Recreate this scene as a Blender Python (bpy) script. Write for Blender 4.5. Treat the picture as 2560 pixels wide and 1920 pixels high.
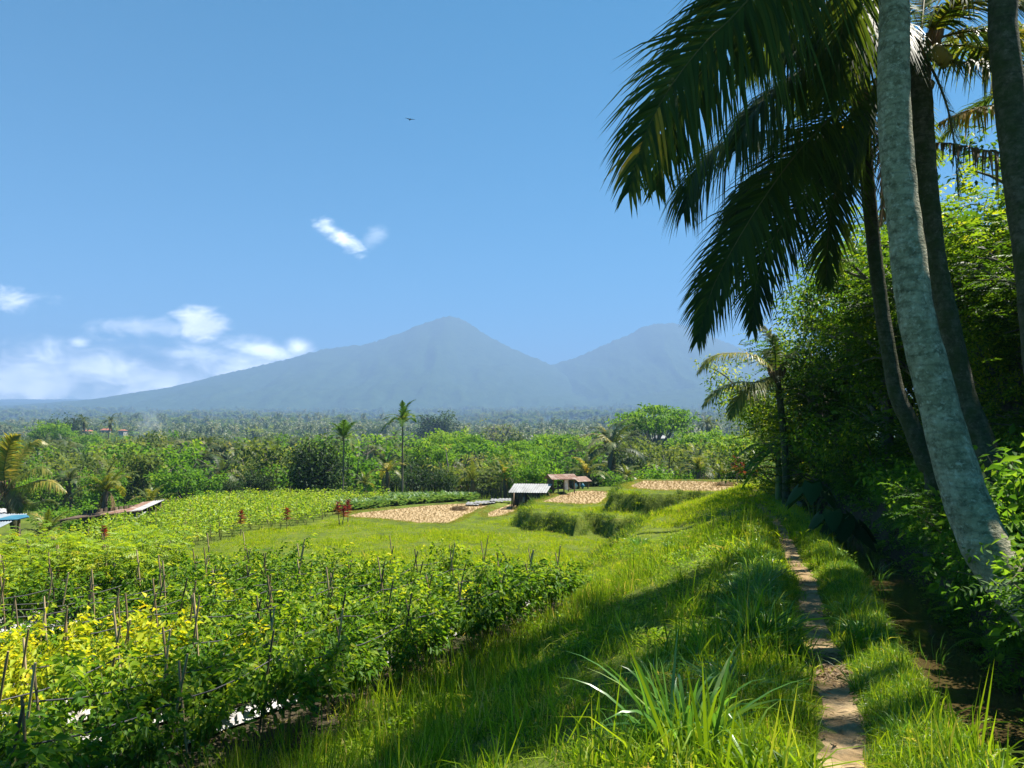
import bpy, math, random
import numpy as np
from mathutils import Vector, Matrix, Euler

random.seed(11)
RNG = np.random.default_rng(7)
for o in list(bpy.data.objects):
    bpy.data.objects.remove(o)
S = bpy.context.scene
COL = S.collection

# ------------------------------------------------------------------ camera, sky, sun, exposure
F_PX, PITCH, EYE = 740.0, math.atan(50 / 740.0), 1.7
cam_d = bpy.data.cameras.new('camera')
cam_d.sensor_width = 36.0
cam_d.lens = F_PX / 1024 * 36.0
cam_d.clip_start = 0.05
cam_d.clip_end = 30000
cam = bpy.data.objects.new('camera', cam_d)
cam.location = (0, 0, EYE)
cam.rotation_euler = (math.pi / 2 + PITCH, 0, 0)
COL.objects.link(cam)
S.camera = cam

SUN_AZ, SUN_EL = math.radians(62), math.radians(60)     # azimuth to the right of the view, elevation
world = bpy.data.worlds.new('World')
S.world = world
world.use_nodes = True
wn, wl = world.node_tree.nodes, world.node_tree.links
wn.clear()

sun_d = bpy.data.lights.new('sun', 'SUN')
sun_d.energy = 5.0
sun_d.angle = math.radians(0.53)
sun_d.color = (1.0, 0.94, 0.84)
sun = bpy.data.objects.new('sun', sun_d)
sd = Vector((math.sin(SUN_AZ) * math.cos(SUN_EL), math.cos(SUN_AZ) * math.cos(SUN_EL), math.sin(SUN_EL)))
sun.rotation_euler = sd.to_track_quat('Z', 'Y').to_euler()
sun.location = (60, 30, 80)
COL.objects.link(sun)

S.view_settings.view_transform = 'Standard'
S.view_settings.look = 'None'
S.view_settings.exposure = 1.7
S.view_settings.gamma = 1.0
S.view_settings.use_curve_mapping = False
S.render.engine = 'CYCLES'
S.cycles.use_denoising = True
try:
    S.cycles.denoiser = 'OPENIMAGEDENOISE'
    S.cycles.denoising_input_passes = 'RGB_ALBEDO_NORMAL'
except Exception:
    pass
S.cycles.max_bounces = 6
S.cycles.diffuse_bounces = 3
S.cycles.glossy_bounces = 2
S.cycles.transmission_bounces = 4
S.cycles.volume_bounces = 1
S.cycles.transparent_max_bounces = 4
S.cycles.use_adaptive_sampling = False
S.cycles.sample_clamp_indirect = 4.0
S.cycles.caustics_reflective = False
S.cycles.caustics_refractive = False


def N(tree, typ, **kw):
    n = tree.nodes.new(typ)
    for k, v in kw.items():
        setattr(n, k, v)
    return n


def math_node(tree, op, a, b=None, c=None, clamp=False):
    n = tree.nodes.new('ShaderNodeMath')
    n.operation = op
    n.use_clamp = clamp
    for i, v in enumerate((a, b, c)):
        if v is None:
            continue
        if hasattr(v, 'is_output'):
            tree.links.new(v, n.inputs[i])
        else:
            n.inputs[i].default_value = v
    return n.outputs[0]


def build_sky():
    t = world.node_tree
    sky = N(t, 'ShaderNodeTexSky')
    sky.sky_type = 'NISHITA'
    sky.sun_disc = False
    sky.sun_elevation = SUN_EL
    sky.sun_rotation = SUN_AZ
    sky.altitude = 1500
    sky.air_density = 0.72
    sky.dust_density = 0.0
    sky.ozone_density = 5.0
    # clouds: soft noisy puffs placed by compass direction and height above the horizon
    tc = N(t, 'ShaderNodeTexCoord')
    sep = N(t, 'ShaderNodeSeparateXYZ')
    t.links.new(tc.outputs['Generated'], sep.inputs[0])
    yy = math_node(t, 'MAXIMUM', sep.outputs[1], 0.05)
    ax = math_node(t, 'DIVIDE', sep.outputs[0], yy)
    az = math_node(t, 'DIVIDE', sep.outputs[2], yy)
    comb = N(t, 'ShaderNodeCombineXYZ')
    t.links.new(ax, comb.inputs[0])
    t.links.new(az, comb.inputs[1])
    n1 = N(t, 'ShaderNodeTexNoise')
    n1.inputs['Scale'].default_value = 26
    n1.inputs['Detail'].default_value = 10
    n1.inputs['Roughness'].default_value = 0.62
    n1.inputs['Distortion'].default_value = 0.4
    mp = N(t, 'ShaderNodeMapping')
    mp.inputs['Scale'].default_value = (0.75, 1.5, 1)
    t.links.new(comb.outputs[0], mp.inputs[0])
    t.links.new(mp.outputs[0], n1.inputs['Vector'])
    n2 = N(t, 'ShaderNodeTexNoise')
    n2.inputs['Scale'].default_value = 7
    n2.inputs['Detail'].default_value = 5
    t.links.new(mp.outputs[0], n2.inputs['Vector'])
    nz = math_node(t, 'SUBTRACT', n1.outputs[0], 0.5)
    nz2 = math_node(t, 'SUBTRACT', n2.outputs[0], 0.5)
    sp, cp = math.sin(PITCH), math.cos(PITCH)

    def direction(u, v):
        x, w = (u - 512) / F_PX, (384 - v) / F_PX
        return x / (cp - w * sp), (sp + w * cp) / (cp - w * sp)
    total = None
    low = None
    #        u    v    half width, half height, tilt, strength
    puffs = [(342, 238, 26, 9, 0.62, 1.0), (330, 229, 14, 7, 0.3, .8), (376, 236, 16, 10, -0.5, 0.22),
             (8, 298, 48, 14, 0.1, 0.9), (80, 343, 15, 7, 0.1, 0.75),
             (148, 328, 50, 10, 0.06, 0.7), (203, 329, 26, 18, 0.15, 1.15), (262, 352, 60, 14, 0.22, 0.9),
             (300, 348, 20, 13, 0.0, 0.9), (215, 358, 120, 10, 0.1, 0.7),
             (20, 384, 170, 44, 0.0, 1.0), (150, 385, 170, 40, 0.05, 1.0), (90, 368, 150, 24, 0.02, 1.0), (240, 370, 95, 28, .14, 1.0)]
    for (u, v, rw, rh, tilt, k) in puffs:
        cx, cy = direction(u, v)
        dx = math_node(t, 'SUBTRACT', ax, cx)
        dy = math_node(t, 'SUBTRACT', az, cy)
        ct, st = math.cos(tilt), math.sin(tilt)
        ex = math_node(t, 'ADD', math_node(t, 'MULTIPLY', dx, ct), math_node(t, 'MULTIPLY', dy, -st))
        ey = math_node(t, 'ADD', math_node(t, 'MULTIPLY', dx, st), math_node(t, 'MULTIPLY', dy, ct))
        ex = math_node(t, 'DIVIDE', ex, rw / F_PX)
        ey = math_node(t, 'DIVIDE', ey, rh / F_PX)
        r = math_node(t, 'SQRT', math_node(t, 'ADD', math_node(t, 'MULTIPLY', ex, ex), math_node(t, 'MULTIPLY', ey, ey)))
        r = math_node(t, 'ADD', r, math_node(t, 'MULTIPLY', nz, -2.6 if v < 335 else -1.5))
        r = math_node(t, 'ADD', r, math_node(t, 'MULTIPLY', nz2, -2.0 if v < 335 else -1.1))
        m = math_node(t, 'MULTIPLY', math_node(t, 'SUBTRACT', 1.2, r), .8, clamp=True)
        m = math_node(t, 'MULTIPLY', math_node(t, 'MULTIPLY', m, m), math_node(t, 'SUBTRACT', 3.0, math_node(t, 'MULTIPLY', m, 2.0)))
        m = math_node(t, 'MULTIPLY', m, k)
        total = m if total is None else math_node(t, 'MAXIMUM', total, m)
        if v > 335:
            low = m if low is None else math_node(t, 'MAXIMUM', low, m)
    total = math_node(t, 'MINIMUM', total, 1.0)
    total = math_node(t, 'MULTIPLY', total, math_node(t, 'GREATER_THAN', sep.outputs[1], 0.06))
    # cloud light and shade put into colour: noise mixes grey and white
    shade = N(t, 'ShaderNodeMix', data_type='RGBA')
    t.links.new(math_node(t, 'ADD', math_node(t, 'MULTIPLY', nz, 1.6), 0.6, clamp=True), shade.inputs['Factor'])
    shade.inputs['A'].default_value = (15, 15.6, 16.6, 1)
    shade.inputs['B'].default_value = (30.0, 29.6, 28.8, 1)
    sc = N(t, 'ShaderNodeVectorMath')
    sc.operation = 'SCALE'
    t.links.new(shade.outputs['Result'], sc.inputs[0])
    t.links.new(math_node(t, 'ADD', math_node(t, 'MULTIPLY', low, 1.5), 0.85), sc.inputs['Scale'])
    mix = N(t, 'ShaderNodeMix', data_type='RGBA')
    t.links.new(math_node(t, 'MULTIPLY', total, 0.93), mix.inputs['Factor'])
    hs = N(t, 'ShaderNodeHueSaturation')
    hs.inputs['Saturation'].default_value = 1.85
    hs.inputs['Hue'].default_value = 0.472
    hs.inputs['Value'].default_value = 1.08
    t.links.new(sky.outputs[0], hs.inputs['Color'])
    t.links.new(hs.outputs[0], mix.inputs['A'])
    t.links.new(sc.outputs[0], mix.inputs['B'])
    bg = N(t, 'ShaderNodeBackground')
    bg.inputs['Strength'].default_value = 0.05
    t.links.new(mix.outputs['Result'], bg.inputs['Color'])
    out = N(t, 'ShaderNodeOutputWorld')
    t.links.new(bg.outputs[0], out.inputs['Surface'])


build_sky()

# ------------------------------------------------------------------ pixel helpers (layout only)
CP, SP = math.cos(PITCH), math.sin(PITCH)


def ray(u, v):
    x, w = (u - 512) / F_PX, (384 - v) / F_PX
    return np.array((x, CP - w * SP, SP + w * CP))


def at_z(u, v, z):
    d = ray(u, v)
    return np.array((0, 0, EYE)) + d * ((z - EYE) / d[2])


def at_y(u, v, y):
    d = ray(u, v)
    return np.array((0, 0, EYE)) + d * (y / d[1])


def to_px(x, y, z):
    dz = z - EYE
    dep = y * CP + dz * SP
    up = -y * SP + dz * CP
    return 512 + F_PX * x / dep, 384 - F_PX * up / dep


# ------------------------------------------------------------------ mesh builder
class Geo:
    def __init__(s):
        s.V, s.F3, s.F4, s.T, s.M3, s.M4, s.n = [], [], [], [], [], [], 0

    def add(s, V, F, tint=0.5, mat=0):
        V = np.asarray(V, float).reshape(-1, 3)
        F = np.asarray(F, int)
        t = np.broadcast_to(np.asarray(tint, float), (len(V),))
        s.V.append(V)
        s.T.append(t)
        if F.size:
            if F.shape[1] == 3:
                s.F3.append(F + s.n)
                s.M3.append(np.full(len(F), mat))
            else:
                s.F4.append(F + s.n)
                s.M4.append(np.full(len(F), mat))
        s.n += len(V)
        return s

    def arrays(s):
        V = np.concatenate(s.V) if s.V else np.zeros((0, 3))
        T = np.concatenate(s.T) if s.T else np.zeros(0)
        F3 = np.concatenate(s.F3) if s.F3 else np.zeros((0, 3), int)
        F4 = np.concatenate(s.F4) if s.F4 else np.zeros((0, 4), int)
        M = np.concatenate(s.M3 + s.M4) if (s.M3 or s.M4) else np.zeros(0, int)
        return V, T, F3, F4, M

    def mesh(s, name, mats, smooth=True):
        V, T, F3, F4, M = s.arrays()
        return raw_mesh(name, V, T, F3, F4, M, mats, smooth)

    def obj(s, name, mats, parent=None, loc=None, smooth=True):
        return link(name, s.mesh(name, mats, smooth), parent, loc)


def raw_mesh(name, V, T, F3, F4, M, mats, smooth=True):
    me = bpy.data.meshes.new(name)
    me.vertices.add(len(V))
    me.vertices.foreach_set('co', V.astype(np.float32).ravel())
    loops = np.concatenate([F3.ravel(), F4.ravel()]).astype(np.int32)
    me.loops.add(len(loops))
    me.loops.foreach_set('vertex_index', loops)
    nf = len(F3) + len(F4)
    me.polygons.add(nf)
    starts = np.concatenate([np.arange(len(F3)) * 3, len(F3) * 3 + np.arange(len(F4)) * 4]).astype(np.int32)
    me.polygons.foreach_set('loop_start', starts)
    me.update(calc_edges=True)
    for m in (mats if isinstance(mats, (list, tuple)) else [mats]):
        me.materials.append(m)
    me.polygons.foreach_set('material_index', M.astype(np.int32))
    me.polygons.foreach_set('use_smooth', np.full(nf, smooth))
    at = me.attributes.new('tint', 'FLOAT', 'POINT')
    at.data.foreach_set('value', T.astype(np.float32))
    me.update()
    return me


def link(name, me, parent=None, loc=None):
    o = bpy.data.objects.new(name, me)
    COL.objects.link(o)
    if parent is not None:
        o.parent = parent
    if loc is not None:
        o.location = loc
    return o


def tag(o, label=None, cat=None, group=None, kind=None):
    if label:
        o['label'] = label
    if cat:
        o['category'] = cat
    if group:
        o['group'] = group
    if kind:
        o['kind'] = kind
    return o


def thing(name, loc, label, cat, group=None, rz=0.0, sc=1.0):
    o = bpy.data.objects.new(name, None)
    COL.objects.link(o)
    o.empty_display_size = 0.2
    o.location = [float(q) for q in loc]
    o.rotation_euler = (0, 0, rz)
    o.scale = (sc, sc, sc) if not isinstance(sc, (tuple, list)) else sc
    return tag(o, label, cat, group)


CHILDREN = {}


def part(name, me, parent, loc=None, rot=None, sc=None):
    o = link(name, me, parent, loc)
    if rot is not None:
        o.rotation_euler = rot
    if sc is not None:
        o.scale = sc if isinstance(sc, (tuple, list)) else (sc, sc, sc)
    CHILDREN.setdefault(parent.name, []).append(o)
    return o


def copy_thing(src, loc, rz=0.0, sc=1.0, label=None, cat=None, group=None):
    r = src.copy()
    COL.objects.link(r)
    r.location = [float(q) for q in loc]
    r.rotation_euler = (0, 0, rz)
    r.scale = (sc, sc, sc) if not isinstance(sc, (tuple, list)) else sc
    tag(r, label, cat, group)
    for ch in CHILDREN.get(src.name, []):
        c = ch.copy()
        COL.objects.link(c)
        c.parent = r
        CHILDREN.setdefault(r.name, []).append(c)
    return r


def nrm(a):
    a = np.asarray(a, float)
    return a / np.maximum(np.linalg.norm(a, axis=-1, keepdims=True), 1e-9)


def leaves(g, pos, d, n, L, W, tint=0.5, mat=0, droop=0.15, fold=0.15):
    """pointed leaves folded along the midrib, two triangles each"""
    pos = np.asarray(pos, float)
    k = len(pos)
    d = nrm(d)
    side = nrm(np.cross(d, n))
    n = np.cross(side, d)
    L = np.broadcast_to(np.asarray(L, float), (k,))[:, None]
    W = np.broadcast_to(np.asarray(W, float), (k,))[:, None]
    mid = pos + d * L * 0.42 + n * W * fold
    V = np.stack([pos, mid + side * W * .5, pos + d * L - n * L * droop, mid - side * W * .5], 1).reshape(-1, 3)
    b = np.arange(k)[:, None] * 4
    F = np.concatenate([b + [0, 1, 2], b + [0, 2, 3]])
    t = np.repeat(np.broadcast_to(np.asarray(tint, float), (k,)), 4)
    g.add(V, F, t, mat)


def blades(g, pos, d, L, W, bend, tint=0.5, mat=0, seg=3, facing=None):
    """grass blades or strap leaves: tapering strips that arch over by gravity"""
    pos = np.asarray(pos, float)
    k = len(pos)
    d = nrm(d)
    L = np.broadcast_to(np.asarray(L, float), (k,))
    W = np.broadcast_to(np.asarray(W, float), (k,))
    bend = np.broadcast_to(np.asarray(bend, float), (k,))
    if facing is None:
        a = RNG.uniform(0, 2 * math.pi, k)
        h = np.stack([np.cos(a), np.sin(a), np.zeros(k)], 1)
    else:
        h = facing
    side = nrm(np.cross(d, h + 1e-4))
    rows = []
    for i in range(seg + 1):
        f = i / seg
        p = pos + d * (L * f)[:, None]
        out = d * np.array([1, 1, 0])
        p = p + out * (bend * L * f * f * 0.5)[:, None]
        p[:, 2] -= bend * L * f * f * 0.75
        w = W * (1 - f ** 1.8) * (0.75 + 0.25 * min(1, f * 4))
        rows.append((p, w))
    V = []
    for i, (p, w) in enumerate(rows):
        if i == seg:
            V.append(p[:, None, :])
        else:
            V.append(np.stack([p - side * (w / 2)[:, None], p + side * (w / 2)[:, None]], 1))
    V = np.concatenate(V, 1)
    m = V.shape[1]
    b = np.arange(k)[:, None] * m
    t = np.repeat(np.broadcast_to(np.asarray(tint, float), (k,)), m)
    base = g.n
    g.add(V.reshape(-1, 3), np.concatenate([b + [2 * i, 2 * i + 1, 2 * i + 3, 2 * i + 2] for i in range(seg - 1)]) if seg > 1 else np.zeros((0, 4), int), t, mat)
    F = b + [2 * (seg - 1), 2 * (seg - 1) + 1, 2 * seg]
    g.F3.append(F + base)
    g.M3.append(np.full(len(F), mat))


def spline(P, k):
    """Catmull-Rom through P, k samples"""
    P = np.asarray(P, float)
    if len(P) == 2:
        return P[0] + (P[1] - P[0]) * np.linspace(0, 1, k)[:, None]
    Q = np.vstack([2 * P[0] - P[1], P, 2 * P[-1] - P[-2]])
    seg = np.linalg.norm(np.diff(P, axis=0), axis=1)
    acc = np.concatenate([[0], np.cumsum(seg)])
    out = []
    for s in np.linspace(0, acc[-1], k):
        i = min(np.searchsorted(acc, s, side='right') - 1, len(P) - 2)
        u = (s - acc[i]) / max(seg[i], 1e-9)
        p0, p1, p2, p3 = Q[i:i + 4]
        out.append(0.5 * (2 * p1 + (p2 - p0) * u + (2 * p0 - 5 * p1 + 4 * p2 - p3) * u * u + (3 * p1 - p0 - 3 * p2 + p3) * u ** 3))
    return np.array(out)


def tube(g, P, R, sides=6, mat=0, tint=0.5, cap=True):
    P = np.asarray(P, float)
    k = len(P)
    R = np.broadcast_to(np.asarray(R, float), (k,))
    T = nrm(np.gradient(P, axis=0))
    ref = np.array((0, 0, 1.0)) if abs(T[0][2]) < 0.9 else np.array((1.0, 0, 0))
    a = nrm(np.cross(T, ref))
    b = np.cross(T, a)
    th = np.arange(sides) * 2 * math.pi / sides
    V = P[:, None, :] + (a[:, None, :] * np.cos(th)[None, :, None] + b[:, None, :] * np.sin(th)[None, :, None]) * R[:, None, None]
    i = np.arange(k - 1)[:, None] * sides
    j = np.arange(sides)[None, :]
    j2 = (j + 1) % sides
    Fq = np.stack([i + j, i + j2, i + sides + j2, i + sides + j], -1).reshape(-1, 4)
    g.add(V.reshape(-1, 3), Fq, tint, mat)
    if cap:
        g.add(np.vstack([V[-1], P[-1:]]), [[q, (q + 1) % sides, sides] for q in range(sides)], tint, mat)


def box(g, c, s, mat=0, tint=0.5, R=None):
    x, y, z = np.asarray(s, float) / 2
    V = np.array([[-x, -y, -z], [x, -y, -z], [x, y, -z], [-x, y, -z], [-x, -y, z], [x, -y, z], [x, y, z], [-x, y, z]])
    if R is not None:
        V = V @ np.asarray(R).T
    g.add(V + np.asarray(c, float), [[0, 3, 2, 1], [4, 5, 6, 7], [0, 1, 5, 4], [1, 2, 6, 5], [2, 3, 7, 6], [3, 0, 4, 7]], tint, mat)


def rot_z(a):
    c, s = math.cos(a), math.sin(a)
    return np.array([[c, -s, 0], [s, c, 0], [0, 0, 1]])


def rand_dir(k, up=0.0):
    d = RNG.normal(size=(k, 3))
    d = nrm(d)
    d[:, 2] += up
    return nrm(d)


# ------------------------------------------------------------------ materials
def new_mat(name):
    m = bpy.data.materials.new(name)
    m.use_nodes = True
    t = m.node_tree
    t.nodes.clear()
    out = N(t, 'ShaderNodeOutputMaterial')
    return m, t, out


def ramp(t, fac, stops):
    r = N(t, 'ShaderNodeValToRGB')
    cr = r.color_ramp
    while len(cr.elements) < len(stops):
        cr.elements.new(0.5)
    for e, (p, c) in zip(cr.elements, stops):
        e.position = p
        e.color = (*c, 1)
    t.links.new(fac, r.inputs[0])
    return r.outputs[0]


def foliage(name, stops, transl=0.4, rough=0.45, spec=0.35, rnd=0.35, tr_gain=1.5):
    """leaf: colour from each leaf's own tint and each plant's own random value, partly translucent"""
    m, t, out = new_mat(name)
    at = N(t, 'ShaderNodeAttribute', attribute_name='tint')
    oi = N(t, 'ShaderNodeObjectInfo')
    f = math_node(t, 'ADD', at.outputs['Fac'], math_node(t, 'MULTIPLY', math_node(t, 'SUBTRACT', oi.outputs['Random'], 0.5), rnd), clamp=True)
    c = ramp(t, f, stops)
    p = N(t, 'ShaderNodeBsdfPrincipled')
    t.links.new(c, p.inputs['Base Color'])
    p.inputs['Roughness'].default_value = rough
    p.inputs['Specular IOR Level'].default_value = spec
    tr = N(t, 'ShaderNodeBsdfTranslucent')
    mul = N(t, 'ShaderNodeMix', data_type='RGBA', blend_type='MULTIPLY')
    mul.inputs['Factor'].default_value = 1
    t.links.new(c, mul.inputs['A'])
    mul.inputs['B'].default_value = (1.35 * tr_gain, 1.2 * tr_gain, 0.55 * tr_gain, 1)
    t.links.new(mul.outputs['Result'], tr.inputs['Color'])
    mx = N(t, 'ShaderNodeMixShader')
    mx.inputs[0].default_value = transl
    t.links.new(p.outputs[0], mx.inputs[1])
    t.links.new(tr.outputs[0], mx.inputs[2])
    t.links.new(mx.outputs[0], out.inputs['Surface'])
    return m


def surface(name, stops, scale=5.0, detail=6, rough=0.85, spec=0.2, bump=0.3, bscale=None, stretch=(1, 1, 1), dist=0.02, rnd=0.0, noise_rough=0.6):
    m, t, out = new_mat(name)
    tc = N(t, 'ShaderNodeTexCoord')
    mp = N(t, 'ShaderNodeMapping')
    mp.inputs['Scale'].default_value = stretch
    t.links.new(tc.outputs['Object'], mp.inputs[0])
    n = N(t, 'ShaderNodeTexNoise')
    n.inputs['Scale'].default_value = scale
    n.inputs['Detail'].default_value = detail
    n.inputs['Roughness'].default_value = noise_rough
    t.links.new(mp.outputs[0], n.inputs['Vector'])
    f = n.outputs[0]
    if rnd:
        oi = N(t, 'ShaderNodeObjectInfo')
        f = math_node(t, 'ADD', f, math_node(t, 'MULTIPLY', math_node(t, 'SUBTRACT', oi.outputs['Random'], 0.5), rnd), clamp=True)
    c = ramp(t, f, stops)
    p = N(t, 'ShaderNodeBsdfPrincipled')
    t.links.new(c, p.inputs['Base Color'])
    p.inputs['Roughness'].default_value = rough
    p.inputs['Specular IOR Level'].default_value = spec
    if bump:
        n2 = N(t, 'ShaderNodeTexNoise')
        n2.inputs['Scale'].default_value = bscale or scale * 3
        n2.inputs['Detail'].default_value = 5
        t.links.new(mp.outputs[0], n2.inputs['Vector'])
        b = N(t, 'ShaderNodeBump')
        b.inputs['Strength'].default_value = bump
        b.inputs['Distance'].default_value = dist
        t.links.new(n2.outputs[0], b.inputs['Height'])
        t.links.new(b.outputs[0], p.inputs['Normal'])
    t.links.new(p.outputs[0], out.inputs['Surface'])
    return m


M = {}
M['grass'] = foliage('grass_blade', [(0, (.035, .085, .006)), (.4, (.12, .225, .008)), (.75, (.24, .345, .014)), (1, (.42, .35, .12))], .42, .5, .18, .45)
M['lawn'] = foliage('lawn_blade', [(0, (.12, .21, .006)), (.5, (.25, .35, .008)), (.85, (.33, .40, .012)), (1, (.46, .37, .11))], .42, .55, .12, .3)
M['bund'] = foliage('bund_grass', [(0, (.05, .10, .010)), (.5, (.11, .17, .015)), (.8, (.24, .23, .04)), (1, (.36, .27, .10))], .4, .5, .2, .4)
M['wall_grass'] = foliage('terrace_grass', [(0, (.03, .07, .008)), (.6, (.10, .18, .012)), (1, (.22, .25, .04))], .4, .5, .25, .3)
M['reed'] = foliage('long_grass', [(0, (.04, .12, .022)), (.6, (.10, .24, .035)), (1, (.26, .36, .10))], .4, .32, .5, .25)
M['straw'] = foliage('rice_stubble', [(0, (.17, .12, .055)), (.6, (.32, .24, .125)), (1, (.44, .34, .20))], .25, .7, .15, .3, 1.0)
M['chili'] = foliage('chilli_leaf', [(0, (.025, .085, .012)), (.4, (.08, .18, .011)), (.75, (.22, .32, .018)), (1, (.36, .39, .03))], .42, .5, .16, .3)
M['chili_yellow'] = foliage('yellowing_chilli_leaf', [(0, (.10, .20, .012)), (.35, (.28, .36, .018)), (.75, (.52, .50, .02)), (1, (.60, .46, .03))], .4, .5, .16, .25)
M['bean'] = foliage('feathery_bush_leaf', [(0, (.09, .18, .012)), (.6, (.24, .34, .018)), (1, (.46, .44, .02))], .42, .45, .3, .25)
M['far_chili'] = foliage('field_chilli_leaf', [(0, (.06, .14, .012)), (.5, (.20, .32, .018)), (1, (.38, .42, .03))], .4, .45, .3, .3)
M['cabbage'] = foliage('field_crop_leaf', [(0, (.05, .13, .03)), (.6, (.11, .21, .06)), (1, (.20, .29, .10))], .3, .5, .35, .25)
M['palm'] = foliage('coconut_leaflet', [(0, (.018, .036, .008)), (.55, (.045, .080, .012)), (.8, (.12, .13, .018)), (1, (.42, .27, .03))], .45, .5, .2, .12, 1.9)
M['palm_mid'] = foliage('young_coconut_leaflet', [(0, (.05, .085, .014)), (.5, (.12, .16, .025)), (.8, (.27, .25, .05)), (1, (.50, .36, .08))], .38, .4, .3, .3)
M['palm_far'] = foliage('far_coconut_leaflet', [(0, (.03, .058, .016)), (.6, (.085, .125, .035)), (1, (.25, .23, .11))], .3, .5, .22, .5)
M['palm_dead'] = foliage('dry_coconut_leaflet', [(0, (.10, .065, .030)), (.6, (.22, .15, .075)), (1, (.36, .27, .15))], .25, .6, .2, .3, 1.0)
M['areca'] = foliage('areca_leaflet', [(0, (.03, .08, .012)), (.6, (.07, .15, .02)), (1, (.26, .26, .07))], .35, .55, .12, .2)
M['tree_green'] = foliage('bright_tree_leaf', [(0, (.04, .11, .010)), (.55, (.10, .22, .016)), (1, (.20, .30, .03))], .42, .6, .12, .35)
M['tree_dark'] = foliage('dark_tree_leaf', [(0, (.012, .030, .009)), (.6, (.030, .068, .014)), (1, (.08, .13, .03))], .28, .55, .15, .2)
M['tree_olive'] = foliage('olive_tree_leaf', [(0, (.05, .085, .016)), (.6, (.11, .16, .03)), (1, (.22, .24, .07))], .38, .6, .12, .35)
M['tree_far'] = foliage('far_forest_leaf', [(0, (.035, .075, .016)), (.5, (.085, .145, .024)), (1, (.17, .21, .06))], .36, .65, .08, .8)
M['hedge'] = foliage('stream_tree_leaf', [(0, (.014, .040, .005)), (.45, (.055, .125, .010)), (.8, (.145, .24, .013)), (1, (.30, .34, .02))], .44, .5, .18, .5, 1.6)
M['vine'] = foliage('creeper_leaf', [(0, (.024, .072, .010)), (.5, (.072, .175, .016)), (1, (.19, .31, .03))], .45, .55, .12, .25, 1.6)
M['taro'] = foliage('taro_leaf', [(0, (.012, .04, .012)), (1, (.03, .075, .02))], .2, .7, .1, .2)
M['cordyline'] = foliage('cordyline_leaf', [(0, (.12, .012, .014)), (.5, (.22, .03, .025)), (.8, (.26, .10, .03)), (1, (.17, .15, .03))], .4, .4, .4, .2)
M['bark'] = surface('grey_bark', [(.3, (.05, .042, .032)), (.7, (.20, .18, .15))], 9, 6, .9, .15, .5, 30, (1, 1, .35), .03)
M['dark_bark'] = surface('mossy_bark', [(.32, (.03, .028, .02)), (.48, (.09, .085, .065)), (.6, (.10, .115, .05)), (.7, (.26, .26, .23))], 7, 8, .95, .1, .7, 30, (1, 1, .7), .03)
M['twig'] = surface('twig', [(.3, (.10, .075, .05)), (.7, (.24, .20, .15))], 10, 3, .9, .1, 0)
M['stem'] = foliage('green_stem', [(0, (.10, .12, .03)), (1, (.18, .20, .06))], .1, .5, .3, .2)
M['petiole'] = foliage('palm_petiole', [(0, (.07, .07, .02)), (1, (.15, .13, .04))], .08, .6, .15, .2)
M['bamboo'] = surface('weathered_bamboo', [(.3, (.20, .14, .07)), (.7, (.46, .34, .19))], 6, 4, .7, .3, .2, 20, (1, 1, .3), .004, .7)
M['dark_bamboo'] = surface('old_bamboo', [(.3, (.06, .05, .03)), (.7, (.20, .155, .09))], 6, 4, .8, .2, .2, 20, (1, 1, .3), .004, .5)
M['rope'] = surface('black_twine', [(.3, (.012, .012, .014)), (.7, (.05, .05, .055))], 12, 3, .5, .4, 0)
M['dirt'] = surface('packed_earth', [(.25, (.10, .065, .03)), (.45, (.24, .165, .085)), (.6, (.32, .235, .13)), (.75, (.40, .30, .18))], 3.5, 10, .95, .1, .8, 24, (1, 1, 1), .03)
M['mulch'] = surface('silver_mulch_plastic', [(.35, (.15, .135, .11)), (.5, (.30, .29, .28)), (.7, (.46, .46, .47))], 2.2, 5, .4, .5, .6, 9, (1, 1, 1), .05)
M['field'] = surface('dry_rice_field', [(.2, (.20, .135, .065)), (.45, (.33, .24, .13)), (.75, (.42, .32, .19))], 1.3, 10, .95, .1, .8, 18, (1, 1, 1), .03, 0, .7)
M['concrete'] = surface('old_concrete', [(.3, (.10, .095, .075)), (.55, (.24, .22, .185)), (.75, (.34, .32, .28))], 4, 8, .9, .2, .5, 25, (1, 1, 1), .01)
M['wood'] = surface('weathered_wood', [(.3, (.045, .032, .022)), (.7, (.16, .12, .08))], 5, 6, .85, .2, .4, 22, (1, 1, .25), .01, .4)
M['pale_wood'] = surface('pale_board', [(.3, (.26, .20, .13)), (.7, (.48, .39, .28))], 4, 6, .8, .2, .3, 20, (1, 1, .3), .006, .3)
M['zinc'] = surface('zinc_sheet', [(.25, (.17, .165, .155)), (.5, (.30, .30, .295)), (.8, (.38, .385, .39))], 2.2, 8, .6, .3, 0)
M['rust'] = surface('rusty_sheet', [(.3, (.13, .055, .030)), (.5, (.19, .11, .075)), (.62, (.28, .21, .17)), (.75, (.36, .33, .30))], 2.2, 7, .65, .3, 0)
M['blue_zinc'] = surface('pale_blue_sheet', [(.3, (.15, .18, .21)), (.7, (.25, .29, .32))], 2.0, 7, .65, .3, 0)
M['cloth'] = surface('white_sacking', [(.3, (.55, .55, .56)), (.7, (.78, .78, .78))], 6, 4, .8, .2, .3)
M['blue_cloth'] = surface('blue_tarp', [(.3, (.03, .13, .20)), (.7, (.06, .20, .29))], 3, 4, .5, .3, .3)
M['tile_roof'] = surface('red_tile_roof', [(.3, (.22, .075, .045)), (.7, (.36, .15, .10))], 3, 4, .8, .2, 0)
M['plaster'] = surface('plaster', [(.3, (.30, .28, .25)), (.7, (.42, .40, .36))], 2, 4, .9, .2, 0)
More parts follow.
